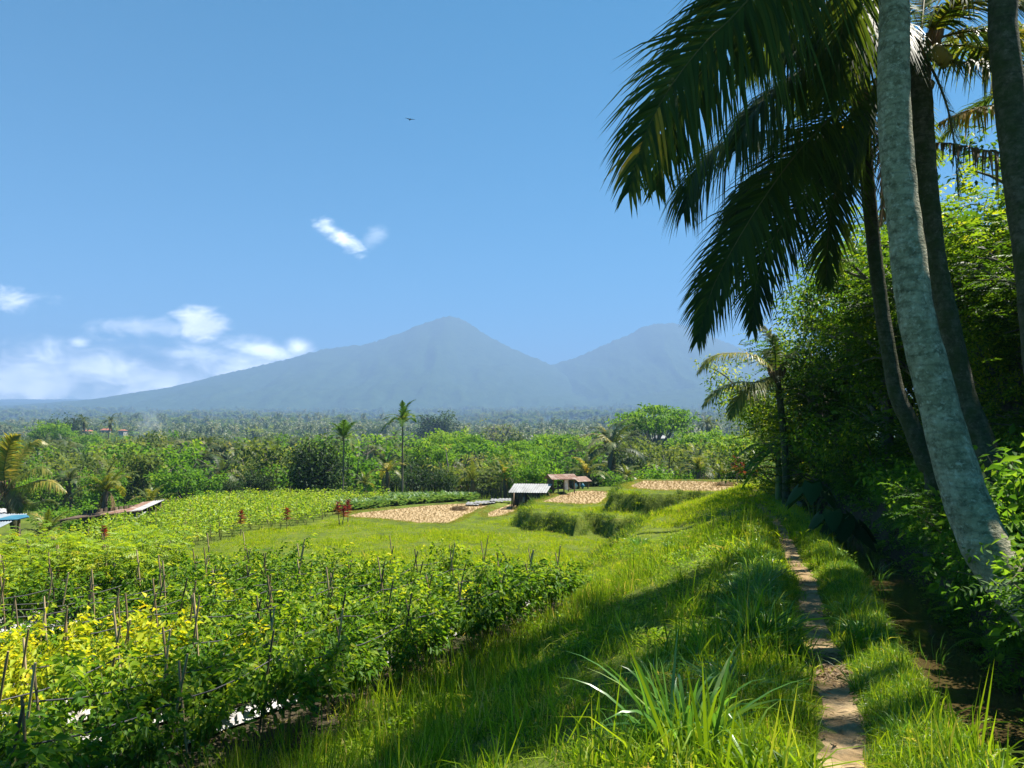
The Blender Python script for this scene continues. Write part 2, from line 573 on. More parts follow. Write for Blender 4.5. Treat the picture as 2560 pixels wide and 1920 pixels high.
M['dark_glass'] = surface('window_gap', [(.3, (.02, .022, .025)), (.7, (.05, .05, .05))], 2, 2, .3, .4, 0)
M['grey_sheet'] = surface('grey_sheeting', [(.3, (.11, .11, .105)), (.7, (.24, .24, .235))], 3, 5, .6, .3, .3)
M['fibre'] = surface('palm_fibre', [(.3, (.09, .055, .03)), (.7, (.25, .17, .10))], 12, 5, .95, .1, .6, 40, (1, 1, .2), .02)
M['nut'] = surface('coconut_husk', [(.3, (.16, .15, .03)), (.7, (.30, .22, .06))], 3, 3, .5, .3, 0)
M['feather'] = surface('bird_feather', [(.3, (.02, .02, .022)), (.7, (.04, .04, .04))], 3, 2, .7, .2, 0)


def ground_material():
    m, t, out = new_mat('soil_and_moss')
    tc = N(t, 'ShaderNodeTexCoord')
    n = N(t, 'ShaderNodeTexNoise')
    n.inputs['Scale'].default_value = 0.7
    n.inputs['Detail'].default_value = 10
    n.inputs['Roughness'].default_value = 0.7
    t.links.new(tc.outputs['Object'], n.inputs['Vector'])
    c = ramp(t, n.outputs[0], [(.3, (.04, .055, .010)), (.48, (.075, .105, .014)), (.6, (.11, .14, .018)), (.75, (.15, .125, .05))])
    p = N(t, 'ShaderNodeBsdfPrincipled')
    p.inputs['Roughness'].default_value = 0.95
    p.inputs['Specular IOR Level'].default_value = 0.1
    t.links.new(c, p.inputs['Base Color'])
    n2 = N(t, 'ShaderNodeTexNoise')
    n2.inputs['Scale'].default_value = 14
    n2.inputs['Detail'].default_value = 6
    t.links.new(tc.outputs['Object'], n2.inputs['Vector'])
    b = N(t, 'ShaderNodeBump')
    b.inputs['Strength'].default_value = 0.7
    b.inputs['Distance'].default_value = 0.05
    t.links.new(n2.outputs[0], b.inputs['Height'])
    t.links.new(b.outputs[0], p.inputs['Normal'])
    t.links.new(p.outputs[0], out.inputs['Surface'])
    return m


def bank_soil_material():
    return surface('damp_soil', [(.3, (.025, .022, .014)), (.5, (.06, .048, .030)), (.7, (.05, .065, .02))], 3, 8, .95, .1, .8, 16, (1, 1, 1), .05)


def water_material():
    m, t, out = new_mat('stream_water')
    tc = N(t, 'ShaderNodeTexCoord')
    mp = N(t, 'ShaderNodeMapping')
    mp.inputs['Scale'].default_value = (1, .55, 1)
    mp.inputs['Rotation'].default_value = (0, 0, 0.35)
    t.links.new(tc.outputs['Object'], mp.inputs[0])
    n = N(t, 'ShaderNodeTexNoise')
    n.inputs['Scale'].default_value = 9
    n.inputs['Detail'].default_value = 4
    t.links.new(mp.outputs[0], n.inputs['Vector'])
    b = N(t, 'ShaderNodeBump')
    b.inputs['Strength'].default_value = 0.10
    b.inputs['Distance'].default_value = 0.03
    t.links.new(n.outputs[0], b.inputs['Height'])
    p = N(t, 'ShaderNodeBsdfPrincipled')
    p.inputs['Base Color'].default_value = (.062, .045, .018, 1)
    p.inputs['Roughness'].default_value = 0.03
    p.inputs['IOR'].default_value = 1.33
    t.links.new(b.outputs[0], p.inputs['Normal'])
    t.links.new(p.outputs[0], out.inputs['Surface'])
    return m


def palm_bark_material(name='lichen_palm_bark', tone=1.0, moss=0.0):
    """pale grey coconut bark with ring scars, dark lichen blotches and greenish cast"""
    m, t, out = new_mat(name)
    tc = N(t, 'ShaderNodeTexCoord')
    mp = N(t, 'ShaderNodeMapping')
    mp.inputs['Scale'].default_value = (1, 1, 1)
    t.links.new(tc.outputs['Object'], mp.inputs[0])

    def noise(scale, det, rough=.6, vec=None):
        n = N(t, 'ShaderNodeTexNoise')
        n.inputs['Scale'].default_value = scale
        n.inputs['Detail'].default_value = det
        n.inputs['Roughness'].default_value = rough
        t.links.new((vec or mp).outputs[0], n.inputs['Vector'])
        return n.outputs[0]
    base = ramp(t, noise(5, 8, .65), [(.3, (.22, .225, .15)), (.5, (.33, .325, .235)), (.7, (.45, .43, .35))])
    blot = ramp(t, noise(11, 9, .75), [(.38, (0, 0, 0)), (.56, (1, 1, 1))])
    mx = N(t, 'ShaderNodeMix', data_type='RGBA')
    t.links.new(blot, mx.inputs['Factor'])
    mx.inputs['A'].default_value = (.13, .128, .085, 1)
    t.links.new(base, mx.inputs['B'])
    pale = ramp(t, noise(20, 7, .7), [(.55, (0, 0, 0)), (.66, (1, 1, 1))])
    mx2 = N(t, 'ShaderNodeMix', data_type='RGBA')
    t.links.new(math_node(t, 'MULTIPLY', pale, .7), mx2.inputs['Factor'])
    t.links.new(mx.outputs['Result'], mx2.inputs['A'])
    mx2.inputs['B'].default_value = (.55, .54, .46, 1)
    p = N(t, 'ShaderNodeBsdfPrincipled')
    p.inputs['Roughness'].default_value = .9
    p.inputs['Specular IOR Level'].default_value = .15
    t.links.new(mx2.outputs['Result'], p.inputs['Base Color'])
    mp2 = N(t, 'ShaderNodeMapping')
    mp2.inputs['Scale'].default_value = (1, 1, 6)
    t.links.new(tc.outputs['Object'], mp2.inputs[0])
    wv = N(t, 'ShaderNodeTexWave')
    wv.wave_type = 'BANDS'
    wv.bands_direction = 'Z'
    wv.inputs['Scale'].default_value = 2.6
    wv.inputs['Distortion'].default_value = 4.5
    wv.inputs['Detail'].default_value = 4
    wv.inputs['Detail Scale'].default_value = 1.6
    t.links.new(mp.outputs[0], wv.inputs['Vector'])
    scar = ramp(t, wv.outputs[0], [(.0, (.45, .45, .45)), (.16, (1, 1, 1))])
    mx3 = N(t, 'ShaderNodeMix', data_type='RGBA', blend_type='MULTIPLY')
    mx3.inputs['Factor'].default_value = .42
    t.links.new(mx2.outputs['Result'], mx3.inputs['A'])
    t.links.new(scar, mx3.inputs['B'])
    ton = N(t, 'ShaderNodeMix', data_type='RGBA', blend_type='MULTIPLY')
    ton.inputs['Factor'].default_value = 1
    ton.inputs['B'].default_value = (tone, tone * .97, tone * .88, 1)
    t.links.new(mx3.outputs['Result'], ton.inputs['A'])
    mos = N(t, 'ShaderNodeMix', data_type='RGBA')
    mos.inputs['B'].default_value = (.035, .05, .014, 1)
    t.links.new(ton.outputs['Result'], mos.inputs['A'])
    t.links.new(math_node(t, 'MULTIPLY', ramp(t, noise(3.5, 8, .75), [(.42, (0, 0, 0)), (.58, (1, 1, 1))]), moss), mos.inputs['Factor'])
    t.links.new(mos.outputs['Result'], p.inputs['Base Color'])
    b = N(t, 'ShaderNodeBump')
    b.inputs['Strength'].default_value = .9
    b.inputs['Distance'].default_value = .02
    t.links.new(math_node(t, 'ADD', noise(7, 6, .6, mp2), noise(40, 4)), b.inputs['Height'])
    t.links.new(b.outputs[0], p.inputs['Normal'])
    t.links.new(p.outputs[0], out.inputs['Surface'])
    return m


M['ground'] = ground_material()
M['bank_soil'] = bank_soil_material()
M['water'] = water_material()
M['palm_bark'] = palm_bark_material()
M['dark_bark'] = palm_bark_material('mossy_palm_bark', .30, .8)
M['forest_floor'] = surface('wooded_slope', [(.3, (.012, .030, .010)), (.5, (.028, .058, .016)), (.7, (.05, .08, .025))], .02, 12, .95, .1, .9, .06, (1, 1, 1), 8.0, 0, .72)


# ------------------------------------------------------------------ terrain
_perm = np.random.default_rng(3).random((256, 256))


def vnoise(x, y):
    x = np.asarray(x, float)
    y = np.asarray(y, float)
    xi, yi = np.floor(x).astype(int), np.floor(y).astype(int)
    fx, fy = x - xi, y - yi
    fx, fy = fx * fx * (3 - 2 * fx), fy * fy * (3 - 2 * fy)
    g = lambda a, b: _perm[a % 256, b % 256]
    return (g(xi, yi) * (1 - fx) + g(xi + 1, yi) * fx) * (1 - fy) + (g(xi, yi + 1) * (1 - fx) + g(xi + 1, yi + 1) * fx) * fy - 0.5


def fbm(x, y, o=4):
    r, a = 0, 1.0
    for i in range(o):
        r = r + a * vnoise(x * 2 ** i + 17 * i, y * 2 ** i + 31 * i)
        a *= .5
    return r


def sstep(a, b, x):
    t = np.clip((x - a) / (b - a), 0, 1)
    return t * t * (3 - 2 * t)


PATH_Y = [-8, 3.89, 4.4, 4.6, 5.1, 6.07, 7.5, 9.84, 11.7, 14.4, 17, 23.4, 29, 40, 60]
PATH_X = [-1.2, 1.68, 1.92, 2.0, 2.17, 2.5, 3.0, 3.86, 4.4, 5.27, 6.1, 7.85, 9.25, 13.2, 22]
STL_Y = [-8, 4.63, 5.62, 6.32, 7.98, 10.1, 11.2, 13.2, 16, 18.9, 23.3, 26.8, 29.8, 40, 60]
STL_X = [-.2, 2.72, 3.1, 3.35, 4.02, 4.85, 5.2, 5.85, 6.8, 7.75, 8.95, 9.75, 10.5, 14.6, 23]
STR_Y = [-8, 4.88, 6.96, 9.39, 12.3, 15.2, 18.5, 23.7, 28.9, 40, 60]
STR_X = [.9, 3.6, 4.35, 5.3, 6.5, 7.45, 8.45, 9.95, 11.3, 15.8, 24.5]
xp = lambda y: np.interp(y, PATH_Y, PATH_X)
xsl = lambda y: np.interp(y, STL_Y, STL_X)
xsr = lambda y: np.interp(y, STR_Y, STR_X)
zp = lambda y: -0.03 * (np.clip(y, -5, 42) - 4)
xbound = lambda y: -2.35 + (y - 6) * 0.534        # right hand edge of the chilli plot


def in_poly(x, y, P):
    P = np.asarray(P)[:, :2]
    x, y = np.asarray(x, float), np.asarray(y, float)
    ins = np.zeros(np.broadcast(x, y).shape, bool)
    n = len(P)
    for i in range(n):
        (x1, y1), (x2, y2) = P[i], P[(i + 1) % n]
        if y1 == y2:
            continue
        c = ((y1 > y) != (y2 > y)) & (x < (x2 - x1) * (y - y1) / (y2 - y1) + x1)
        ins ^= c
    return ins


def seg_dist(x, y, P, closed=True):
    P = np.asarray(P)[:, :2]
    x, y = np.asarray(x, float), np.asarray(y, float)
    d = np.full(np.broadcast(x, y).shape, 1e9)
    n = len(P)
    for i in range(n if closed else n - 1):
        a, b = P[i], P[(i + 1) % n]
        ab = b - a
        t = np.clip(((x - a[0]) * ab[0] + (y - a[1]) * ab[1]) / max(ab @ ab, 1e-9), 0, 1)
        d = np.minimum(d, np.hypot(x - a[0] - t * ab[0], y - a[1] - t * ab[1]))
    return d


def sdist(x, y, P):
    return np.where(in_poly(x, y, P), 1, -1) * seg_dist(x, y, P)


PLOT = np.array([(-5.0, 1.0), (1.55, 13.3), (-.6, 14.1), (-3.9, 14.9), (-9.3, 16.2), (-16, 16.6), (-30, 16), (-30, 1.0)])
Z0, Z2, Z3 = -3.3, -2.4, -1.45
C4 = lambda cx, cy: (488 + .06148 * cx, 460 + .06148 * cy)
C3 = lambda cx, cy: (480 + .13744 * cx, 384 + .13744 * cy)
C2 = lambda cx, cy: (256 + .11573 * cx, 384 + .11573 * cy)
C1 = lambda cx, cy: (.11573 * cx, 384 + .11573 * cy)


def poly(conv, z, pts):
    return np.array([at_z(*conv(*p), z)[:2] for p in pts])


UPPER = np.array([(-60, -60), (-60, 14.5), (-14, 15.6), (-9.3, 16.6), (-3.9, 15.4), (.6, 13.6), (2.2, 17), (3.9, 23), (5.2, 27.5), (7.4, 33.5), (10.0, 39.0), (14.8, 46), (19, 52), (60, 52), (60, -60)])
E2 = poly(C4, Z2, [(500, 790), (620, 860), (900, 870), (1250, 895), (1420, 930), (1560, 905), (1760, 890), (2100, 960), (2500, 960), (2700, 700), (2500, 424), (1980, 430), (1330, 436), (1050, 480), (1040, 600), (700, 690)])
E3 = poly(C3, Z3, [(990, 745), (935, 800), (1000, 800), (1200, 806), (1420, 800), (1520, 795), (1900, 800), (2200, 800), (2200, 690), (1900, 692), (1180, 692)])
TAN1 = poly(C2, Z0, [(780, 1145), (900, 1115), (1050, 1100), (1500, 1052), (1760, 1037), (2030, 1035), (1960, 1070), (1840, 1120), (1760, 1160), (1690, 1195), (1640, 1213), (1400, 1208), (1250, 1190), (1100, 1172), (900, 1166)])
TAN1B = poly(C4, Z0, [(0, 945), (0, 865), (150, 805), (370, 722), (690, 735), (520, 765), (460, 800), (400, 850), (170, 930)])
TAN2 = poly(C4, Z2, [(850, 695), (960, 655), (1200, 570), (1450, 508), (1700, 505), (1960, 520), (1930, 600), (1860, 670), (1760, 732), (1500, 738), (1200, 722)])
TAN3 = poly(C3, Z3, [(1095, 745), (1110, 735), (1190, 706), (1500, 708), (1930, 722), (1945, 745), (1900, 788), (1700, 790), (1500, 788), (1300, 782), (1130, 770)])
LAWN = poly(C2, Z0, [(-160, 1230), (200, 1250), (480, 1200), (640, 1160), (780, 1140)])
ROWS_EDGE = [tuple(q) for q in poly(C2, Z0, [(-1400, 1500), (-700, 1440), (-400, 1390), (-60, 1270), (200, 1255), (480, 1210), (660, 1150), (700, 1120)])]
FIELD_F = np.array(ROWS_EDGE + [tuple(q) for q in poly(C2, Z0, [(560, 1110), (800, 1060), (1300, 1030), (1700, 1020), (1850, 1000), (1700, 985), (800, 995), (0, 1010), (-500, 1010), (-1060, 1060), (-1500, 1150)])])
VAL_Y = [58, 64, 72, 85, 120, 200, 400, 800, 1500, 3000, 4500, 9000]
VAL_Z = [-3.3, -4.6, -7.6, -10, -12, -13.5, -13, -4, 13, 75, 170, 420]


def height(x, y):
    x, y = np.asarray(x, float), np.asarray(y, float)
    # valley
    z = np.interp(y, VAL_Y, VAL_Z)
    z = z + sstep(62, 110, y) * fbm(x / 45, y / 45) * 2.2 + sstep(500, 1500, y) * fbm(x / 260 + 5, y / 260) * 26
    z = z - sstep(-19, -34, x) * 3.0 * sstep(70, 40, y) - sstep(-16, -24, x) * sstep(37, 30, y) * 2.0
    # step between the middle level and the gardens by the path
    dx = xp(y) - x
    near = sstep(22, 12, y)
    up = zp(y) - (1.05 * near + .62 * (1 - near)) * sstep(.7 * near + .3, 3.0 + 1.3 * near, dx) - .03 * np.maximum(dx - 4.5, 0) + .05 * fbm(x / 1.3, y / 1.3)
    d = np.abs(dx)
    up = up - .04 * sstep(.30, .14, d) + .07 * sstep(.2, .5, d) * sstep(1.2, .5, d)
    e = x - xsl(y)
    bed = zp(y) - .52
    up = np.where(x > xp(y), up * (1 - sstep(-.22, .10, e)) + bed * sstep(-.22, .10, e), up)
    r = x - xsr(y)
    bank = bed + 1.35 * sstep(-.10, .85, r) + .55 * sstep(.7, 2.6, r) + np.minimum(.10 * np.maximum(r - 2, 0), 2.0) + .15 * fbm(x / .9, y / .9) * sstep(0, .5, r)
    up = np.where(r > -.10, bank, up)
    w = sstep(-3.0 - 1.6 * near, .4, sdist(x, y, UPPER))
    m2 = sstep(-.22, .22, sdist(x, y, E2) + .45 * fbm(x / 1.1, y / 1.1))
    zz = z * (1 - m2) + np.maximum(z, Z2) * m2
    zz = np.maximum(zz, z * (1 - w) + up * w) if True else zz
    m3 = sstep(-.18, .2, sdist(x, y, E3) + .35 * fbm(x / 1.0, y / 1.0))
    zz = np.where(x < xp(y) - .9, zz * (1 - m3) + np.maximum(zz, Z3) * m3, zz)
    # raised bunds round the dry fields
    for P, zf in ((TAN1, Z0), (TAN1B, Z0), (TAN2, Z2), (TAN3, Z3)):
        s = sdist(x, y, P)
        zz = np.where((s < .05) & (s > -1.1) & (zz < zf + .35) & (zz > zf - 1.0), zz + .09 * sstep(-1.05, -.65, s) * sstep(.0, -.25, s), zz)
        zz = np.where(s > -.02, zf, zz)
    return zz


def build_terrain():
    def axis(lo, hi, step, far_lo, far_hi, g):
        a = list(np.arange(lo, hi + 1e-6, step))
        s, v = step, hi
        while v < far_hi:
            s *= g
            v += s
            a.append(v)
        s, v = step, lo
        while v > far_lo:
            s *= g
            v -= s
            a.insert(0, v)
        return np.array(a)
    X = axis(-26, 17, .2, -8000, 8000, 1.085)
    Y = axis(3.0, 60, .2, -60, 8200, 1.06)
    gx, gy = np.meshgrid(X, Y)
    gz = height(gx, gy)
    V = np.stack([gx, gy, gz], -1).reshape(-1, 3)
    nx, ny = len(X), len(Y)
    i = np.arange(ny - 1)[:, None] * nx + np.arange(nx - 1)[None, :]
    Fq = np.stack([i, i + 1, i + nx + 1, i + nx], -1).reshape(-1, 4)
    cx, cy = gx[:-1, :-1].ravel() + .1, gy[:-1, :-1].ravel() + .1
    mat = np.zeros(len(Fq), int)
    mat[(cy > 64) | (cx < -60) | (cx > 60)] = 1
    near = (cy < 60) & (cx > -26) & (cx < 17)
    mat[near & (cx > xsl(cy) - .12)] = 2
    plot = in_poly(cx, cy, PLOT)
    mat[plot] = 2
    g = Geo()
    g.add(V, Fq, .5, 0)
    g.M4 = [mat]
    o = g.obj('ground', [M['ground'], M['forest_floor'], M['bank_soil']])
    tag(o, 'green terraced ground falling away to the left of the stream', None, None, 'structure')
    return o


build_terrain()


def strip(name, mat, ys, left, right, zfun, lift, n=5, kind='structure', label=None):
    g = Geo()
    rows = []
    for y in ys:
        xs = np.linspace(left(y), right(y), n)
        rows.append(np.stack([xs, np.full(n, y), zfun(xs, np.full(n, y)) + lift], -1))
    V = np.array(rows).reshape(-1, 3)
    i = np.arange(len(ys) - 1)[:, None] * n + np.arange(n - 1)[None, :]
    g.add(V, np.stack([i, i + 1, i + n + 1, i + n], -1).reshape(-1, 4))
    o = g.obj(name, mat)
    return tag(o, label, None, None, kind)


ys = np.concatenate([np.arange(0, 30, .12), np.arange(30, 38, .5)])
hw = lambda y: .125 + .06 * fbm(y * 1.6, 3.3, 4)
strip('path', M['dirt'], ys, lambda y: xp(y) - hw(y), lambda y: xp(y) + .125 + .06 * fbm(y * 1.6, 8.3, 4), height, .008, 6,
      label='narrow trodden dirt path running beside the stream')
ws = np.concatenate([np.arange(-4, 44, .5)])
strip('stream', M['water'], ws, lambda y: xsl(y) - .35, lambda y: xsr(y) + .5, lambda x, y: zp(y) - .36, 0, 8,
      label='shallow brown irrigation stream along the overgrown bank')


def sheet(name, P, z, mat, label):
    """flat field surface: polygon refined into a grid fan"""
    P = np.asarray(P)
    c = P.mean(0)
    g = Geo()
    rings = [P * f + c * (1 - f) for f in (1, .75, .5, .25)]
    n = len(P)
    V = np.vstack([np.column_stack([r, np.full(n, z)]) for r in rings] + [np.array([[c[0], c[1], z]])])
    F = []
    for k in range(3):
        for i in range(n):
            j = (i + 1) % n
            F.append([k * n + i, k * n + j, (k + 1) * n + j, (k + 1) * n + i])
    g.add(V, F)
    b = g.n
    g.add(np.vstack([np.column_stack([rings[3], np.full(n, z)]), [[c[0], c[1], z]]]), [[i, (i + 1) % n, n] for i in range(n)])
    return tag(g.obj(name, mat), label, None, None, 'structure')


sheet('dry_field', TAN1, Z0 + .02, M['field'], 'wide tan harvested rice field left of the grey roofed hut')
sheet('dry_field', TAN1B, Z0 + .02, M['field'], 'small tan stubble field in front of the grey roofed hut')
sheet('dry_field', TAN2, Z2 + .02, M['field'], 'tan stubble field on the terrace right of the huts')
sheet('dry_field', TAN3, Z3 + .02, M['field'], 'tan stubble field on the highest terrace by the stream')


# mountains: real relief behind the valley
def build_mountain(name, label, prof, y0, width, zfac, seed):
    us = np.array([p[0] for p in prof], float)
    vs = np.array([p[1] for p in prof], float)
    ax = np.array([ray(u, v)[0] / ray(u, v)[1] for u, v in prof])
    az = np.array([ray(u, v)[2] / ray(u, v)[1] for u, v in prof])
    nA, nB = 520, 90
    A = np.linspace(ax[0], ax[-1], nA)
    h = np.interp(A, ax, az)
    k = np.ones(5) / 5
    h = np.convolve(np.pad(h, 2, mode='edge'), k, 'valid')
    B = np.linspace(-1, 1, nB)
    a, b = np.meshgrid(A, B)
    yr = y0 * (1 + .05 * np.sin(a * 5 + seed))
    y = yr + b * width
    x = a * yr + a * b * width * .35
    ridge = EYE + np.interp(a, A, h) * yr
    base = np.interp(y, VAL_Y, VAL_Z) - 25
    fall = (1 - np.abs(b)) ** 1.45
    rel = np.maximum(ridge - base, 0)
    wa = a + .03 * fbm(a * 9, b * 3 + seed, 3)
    rav = np.abs(fbm(wa * 17 + seed, b * 2.2 + seed, 5)) * 1.0 + np.abs(fbm(wa * 60, b * 7 + seed, 3)) * .3
    env = np.sin(np.clip(1 - np.abs(b), 0, 1) * math.pi) ** .8
    z = base + rel * (fall - .17 * rav * env * sstep(0, 250, rel))
    crest = np.exp(-(b / .05) ** 2)
    z = z + crest * (vnoise(a * 900, b * 3) * 9 + vnoise(a * 300, b) * 8)
    z = z + (1 - crest) * fbm(x / 60, y / 60, 3) * 9
    g = Geo()
    V = np.stack([x, y, z], -1).reshape(-1, 3)
    i = np.arange(nB - 1)[:, None] * nA + np.arange(nA - 1)[None, :]
    g.add(V, np.stack([i, i + 1, i + nA + 1, i + nA], -1).reshape(-1, 4))
    o = g.obj(name, M['forest_floor'])
    tag(o, label, None, None, 'structure')


def d2p(pts):
    return [(a / 2.1602, b / 2.1602) for a, b in pts]


build_mountain('mountain', 'pointed volcano with a long gentle left flank', d2p([(-700, 905), (-300, 898), (0, 884), (130, 876), (260, 862), (370, 838), (480, 808), (560, 790), (640, 770), (700, 752), (760, 745), (800, 740), (865, 718), (900, 700), (940, 688), (965, 681), (985, 680), (1005, 690), (1040, 715), (1070, 732), (1110, 752), (1150, 770), (1190, 786), (1230, 802), (1300, 830), (1400, 860), (1550, 885), (1800, 900)]), 5000, 2300, 1, 1.0)
build_mountain('mountain', 'rounded volcano behind the coconut fronds', d2p([(900, 900), (1000, 870), (1080, 830), (1150, 800), (1205, 783), (1250, 768), (1300, 745), (1340, 727), (1365, 718), (1385, 704), (1420, 697), (1460, 695), (1480, 700), (1520, 718), (1560, 735), (1640, 765), (1760, 800), (1950, 835), (2200, 860), (2600, 890)]), 5700, 2300, 1, 4.0)
# low wooded foothills in front of the mountains
build_mountain('hill', 'low hazy wooded foothill under the two volcanoes', d2p([(700, 925), (1000, 905), (1200, 880), (1350, 862), (1450, 840), (1560, 835), (1700, 845), (1900, 850), (2300, 880)]), 3600, 900, 1, 7.0)


# ------------------------------------------------------------------ scattered ground cover (geometry nodes, own tufts)
def scatter(name, variants, mats, pts, rot, scl, idx, label, kind='stuff'):
    """one object: its own mesh holds the tuft variants (face attribute 'var') and the loose points they are instanced on"""
    V, T, F3, F4, Mi, var, off = [], [], [], [], [], [], 0
    var4 = []
    M4 = []
    for k, g in enumerate(variants):
        v, t, f3, f4, m = g.arrays()
        V.append(v)
        T.append(t)
        F3.append(f3 + off)
        F4.append(f4 + off)
        Mi.append(m[:len(f3)])
        M4.append(m[len(f3):])
        var.append(np.full(len(f3), k))
        var4.append(np.full(len(f4), k))
        off += len(v)
    n = len(pts)
    V.append(np.asarray(pts, float))
    T.append(np.zeros(n))
    V, T = np.concatenate(V), np.concatenate(T)
    me = raw_mesh(name, V, T, np.concatenate(F3), np.concatenate(F4), np.concatenate(Mi + M4), mats)
    a = me.attributes.new('var', 'INT', 'FACE')
    a.data.foreach_set('value', np.concatenate(var + var4).astype(np.int32))
    z = np.zeros(off)

    def pt_attr(nm, typ, vals, dim):
        at = me.attributes.new(nm, typ, 'POINT')
        vals = np.asarray(vals, np.float32 if typ != 'INT' else np.int32)
        pad = np.zeros((off, dim) if dim > 1 else off, vals.dtype)
        at.data.foreach_set('vector' if typ == 'FLOAT_VECTOR' else 'value', np.concatenate([pad, vals]).ravel())
    pt_attr('pt', 'INT', np.ones(n), 1)
    pt_attr('rot', 'FLOAT_VECTOR', rot, 3)
    pt_attr('scl', 'FLOAT_VECTOR', scl, 3)
    pt_attr('pick', 'INT', idx, 1)
    o = link(name, me)
    ng = bpy.data.node_groups.new(name + '_scatter', 'GeometryNodeTree')
    ng.interface.new_socket('Geometry', in_out='INPUT', socket_type='NodeSocketGeometry')
    ng.interface.new_socket('Geometry', in_out='OUTPUT', socket_type='NodeSocketGeometry')
    L = ng.links
    gi, go = ng.nodes.new('NodeGroupInput'), ng.nodes.new('NodeGroupOutput')

    def attr(nm, typ):
        q = ng.nodes.new('GeometryNodeInputNamedAttribute')
        q.data_type = typ
        q.inputs['Name'].default_value = nm
        return q.outputs[0]

    def cmp_eq(sock, val):
        q = ng.nodes.new('FunctionNodeCompare')
        q.data_type = 'INT'
        q.operation = 'EQUAL'
        L.new(sock, q.inputs[2])
        q.inputs[3].default_value = val
        return q.outputs[0]
    sp = ng.nodes.new('GeometryNodeSeparateGeometry')
    sp.domain = 'POINT'
    L.new(gi.outputs[0], sp.inputs[0])
    L.new(cmp_eq(attr('pt', 'INT'), 1), sp.inputs[1])
    join = ng.nodes.new('GeometryNodeJoinGeometry')
    g2i = []
    for k in range(len(variants)):
        s2 = ng.nodes.new('GeometryNodeSeparateGeometry')
        s2.domain = 'FACE'
        L.new(sp.outputs[1], s2.inputs[0])
        L.new(cmp_eq(attr('var', 'INT'), k), s2.inputs[1])
        q = ng.nodes.new('GeometryNodeGeometryToInstance')
        L.new(s2.outputs[0], q.inputs[0])
        g2i.append(q)
    for q in reversed(g2i):
        L.new(q.outputs[0], join.inputs[0])
    iop = ng.nodes.new('GeometryNodeInstanceOnPoints')
    iop.inputs['Pick Instance'].default_value = True
    L.new(sp.outputs[0], iop.inputs['Points'])
    L.new(join.outputs[0], iop.inputs['Instance'])
    L.new(attr('pick', 'INT'), iop.inputs['Instance Index'])
    L.new(attr('rot', 'FLOAT_VECTOR'), iop.inputs['Rotation'])
    L.new(attr('scl', 'FLOAT_VECTOR'), iop.inputs['Scale'])
    L.new(iop.outputs[0], go.inputs[0])
    md = o.modifiers.new('scatter', 'NODES')
    md.node_group = ng
    tag(o, label, None, None, kind)
    return o


def tuft(n, r, Lm, Ls, W, bend, lean, t0=.2, t1=.8, seg=3, dry=0.05):
    g = Geo()
    a = RNG.uniform(0, 2 * math.pi, n)
    q = r * np.sqrt(RNG.uniform(0, 1, n))
    pos = np.stack([q * np.cos(a), q * np.sin(a), np.full(n, -.01)], 1)
    b = RNG.uniform(0, 2 * math.pi, n)
    ln = np.abs(RNG.normal(0, lean, n))
    d = np.stack([np.cos(b) * ln, np.sin(b) * ln, np.ones(n)], 1)
    t = RNG.uniform(t0, t1, n)
    t = np.where(RNG.random(n) < dry, .97, t)
    blades(g, pos, d, np.clip(RNG.normal(Lm, Ls, n), Lm * .35, Lm * 1.8), W * RNG.uniform(.7, 1.3, n), np.clip(RNG.normal(bend, bend * .5, n), 0, 1.4), t, 0, seg)
    return g


def poisson(n, xr, yr, keep):
    x, y = RNG.uniform(*xr, n), RNG.uniform(*yr, n)
    k = keep(x, y)
    return x[k], y[k]


def wedge(y0, y1, dens, margin=40, pw=1.0):
    """points in the camera's ground wedge between distances y0 and y1 at dens per square metre"""
    a0, a1 = (-margin - 512) / F_PX, (1024 + margin - 512) / F_PX
    area = (a1 - a0) * (y1 * y1 - y0 * y0) / 2
    n = int(area * dens)
    y = np.sqrt(RNG.uniform(y0 * y0, y1 * y1, n))
    x = RNG.uniform(a0, a1, n) * y
    return x, y


def in_view(x, y, z, m=60, up=200):
    u, v = to_px(x, y, z)
    return (u > -m) & (u < 1024 + m) & (v < 768 + up)


def no_grass(x, y):
    """path, water, dry fields, chilli plot, field rows"""
    bad = np.abs(x - xp(y)) < .118 + .10 * fbm(y * 3.1, x * 2.5, 3)
    bad |= x > xsl(y) - .07
    bad |= sdist(x, y, PLOT) > .1
    for P in (TAN1, TAN1B, TAN2, TAN3):
        bad |= in_poly(x, y, P)
    return bad


def rots(n, tilt=.12):
    return np.stack([RNG.normal(0, tilt, n), RNG.normal(0, tilt, n), RNG.uniform(0, 6.28, n)], 1)


def place_grass(name, variants, mat, x, y, smin, smax, label, lift=0, tilt=.12, scl=None, pick=None):
    z = height(x, y) + lift
    n = len(x)
    s = RNG.uniform(smin, smax, n) if scl is None else scl
    return scatter(name, variants, [mat], np.stack([x, y, z], 1), rots(n, tilt), np.stack([s, s, s * RNG.uniform(.8, 1.25, n)], 1), RNG.integers(0, len(variants), n) if pick is None else pick, label)


patch = lambda x, y, s: fbm(x / s, y / s, 3)


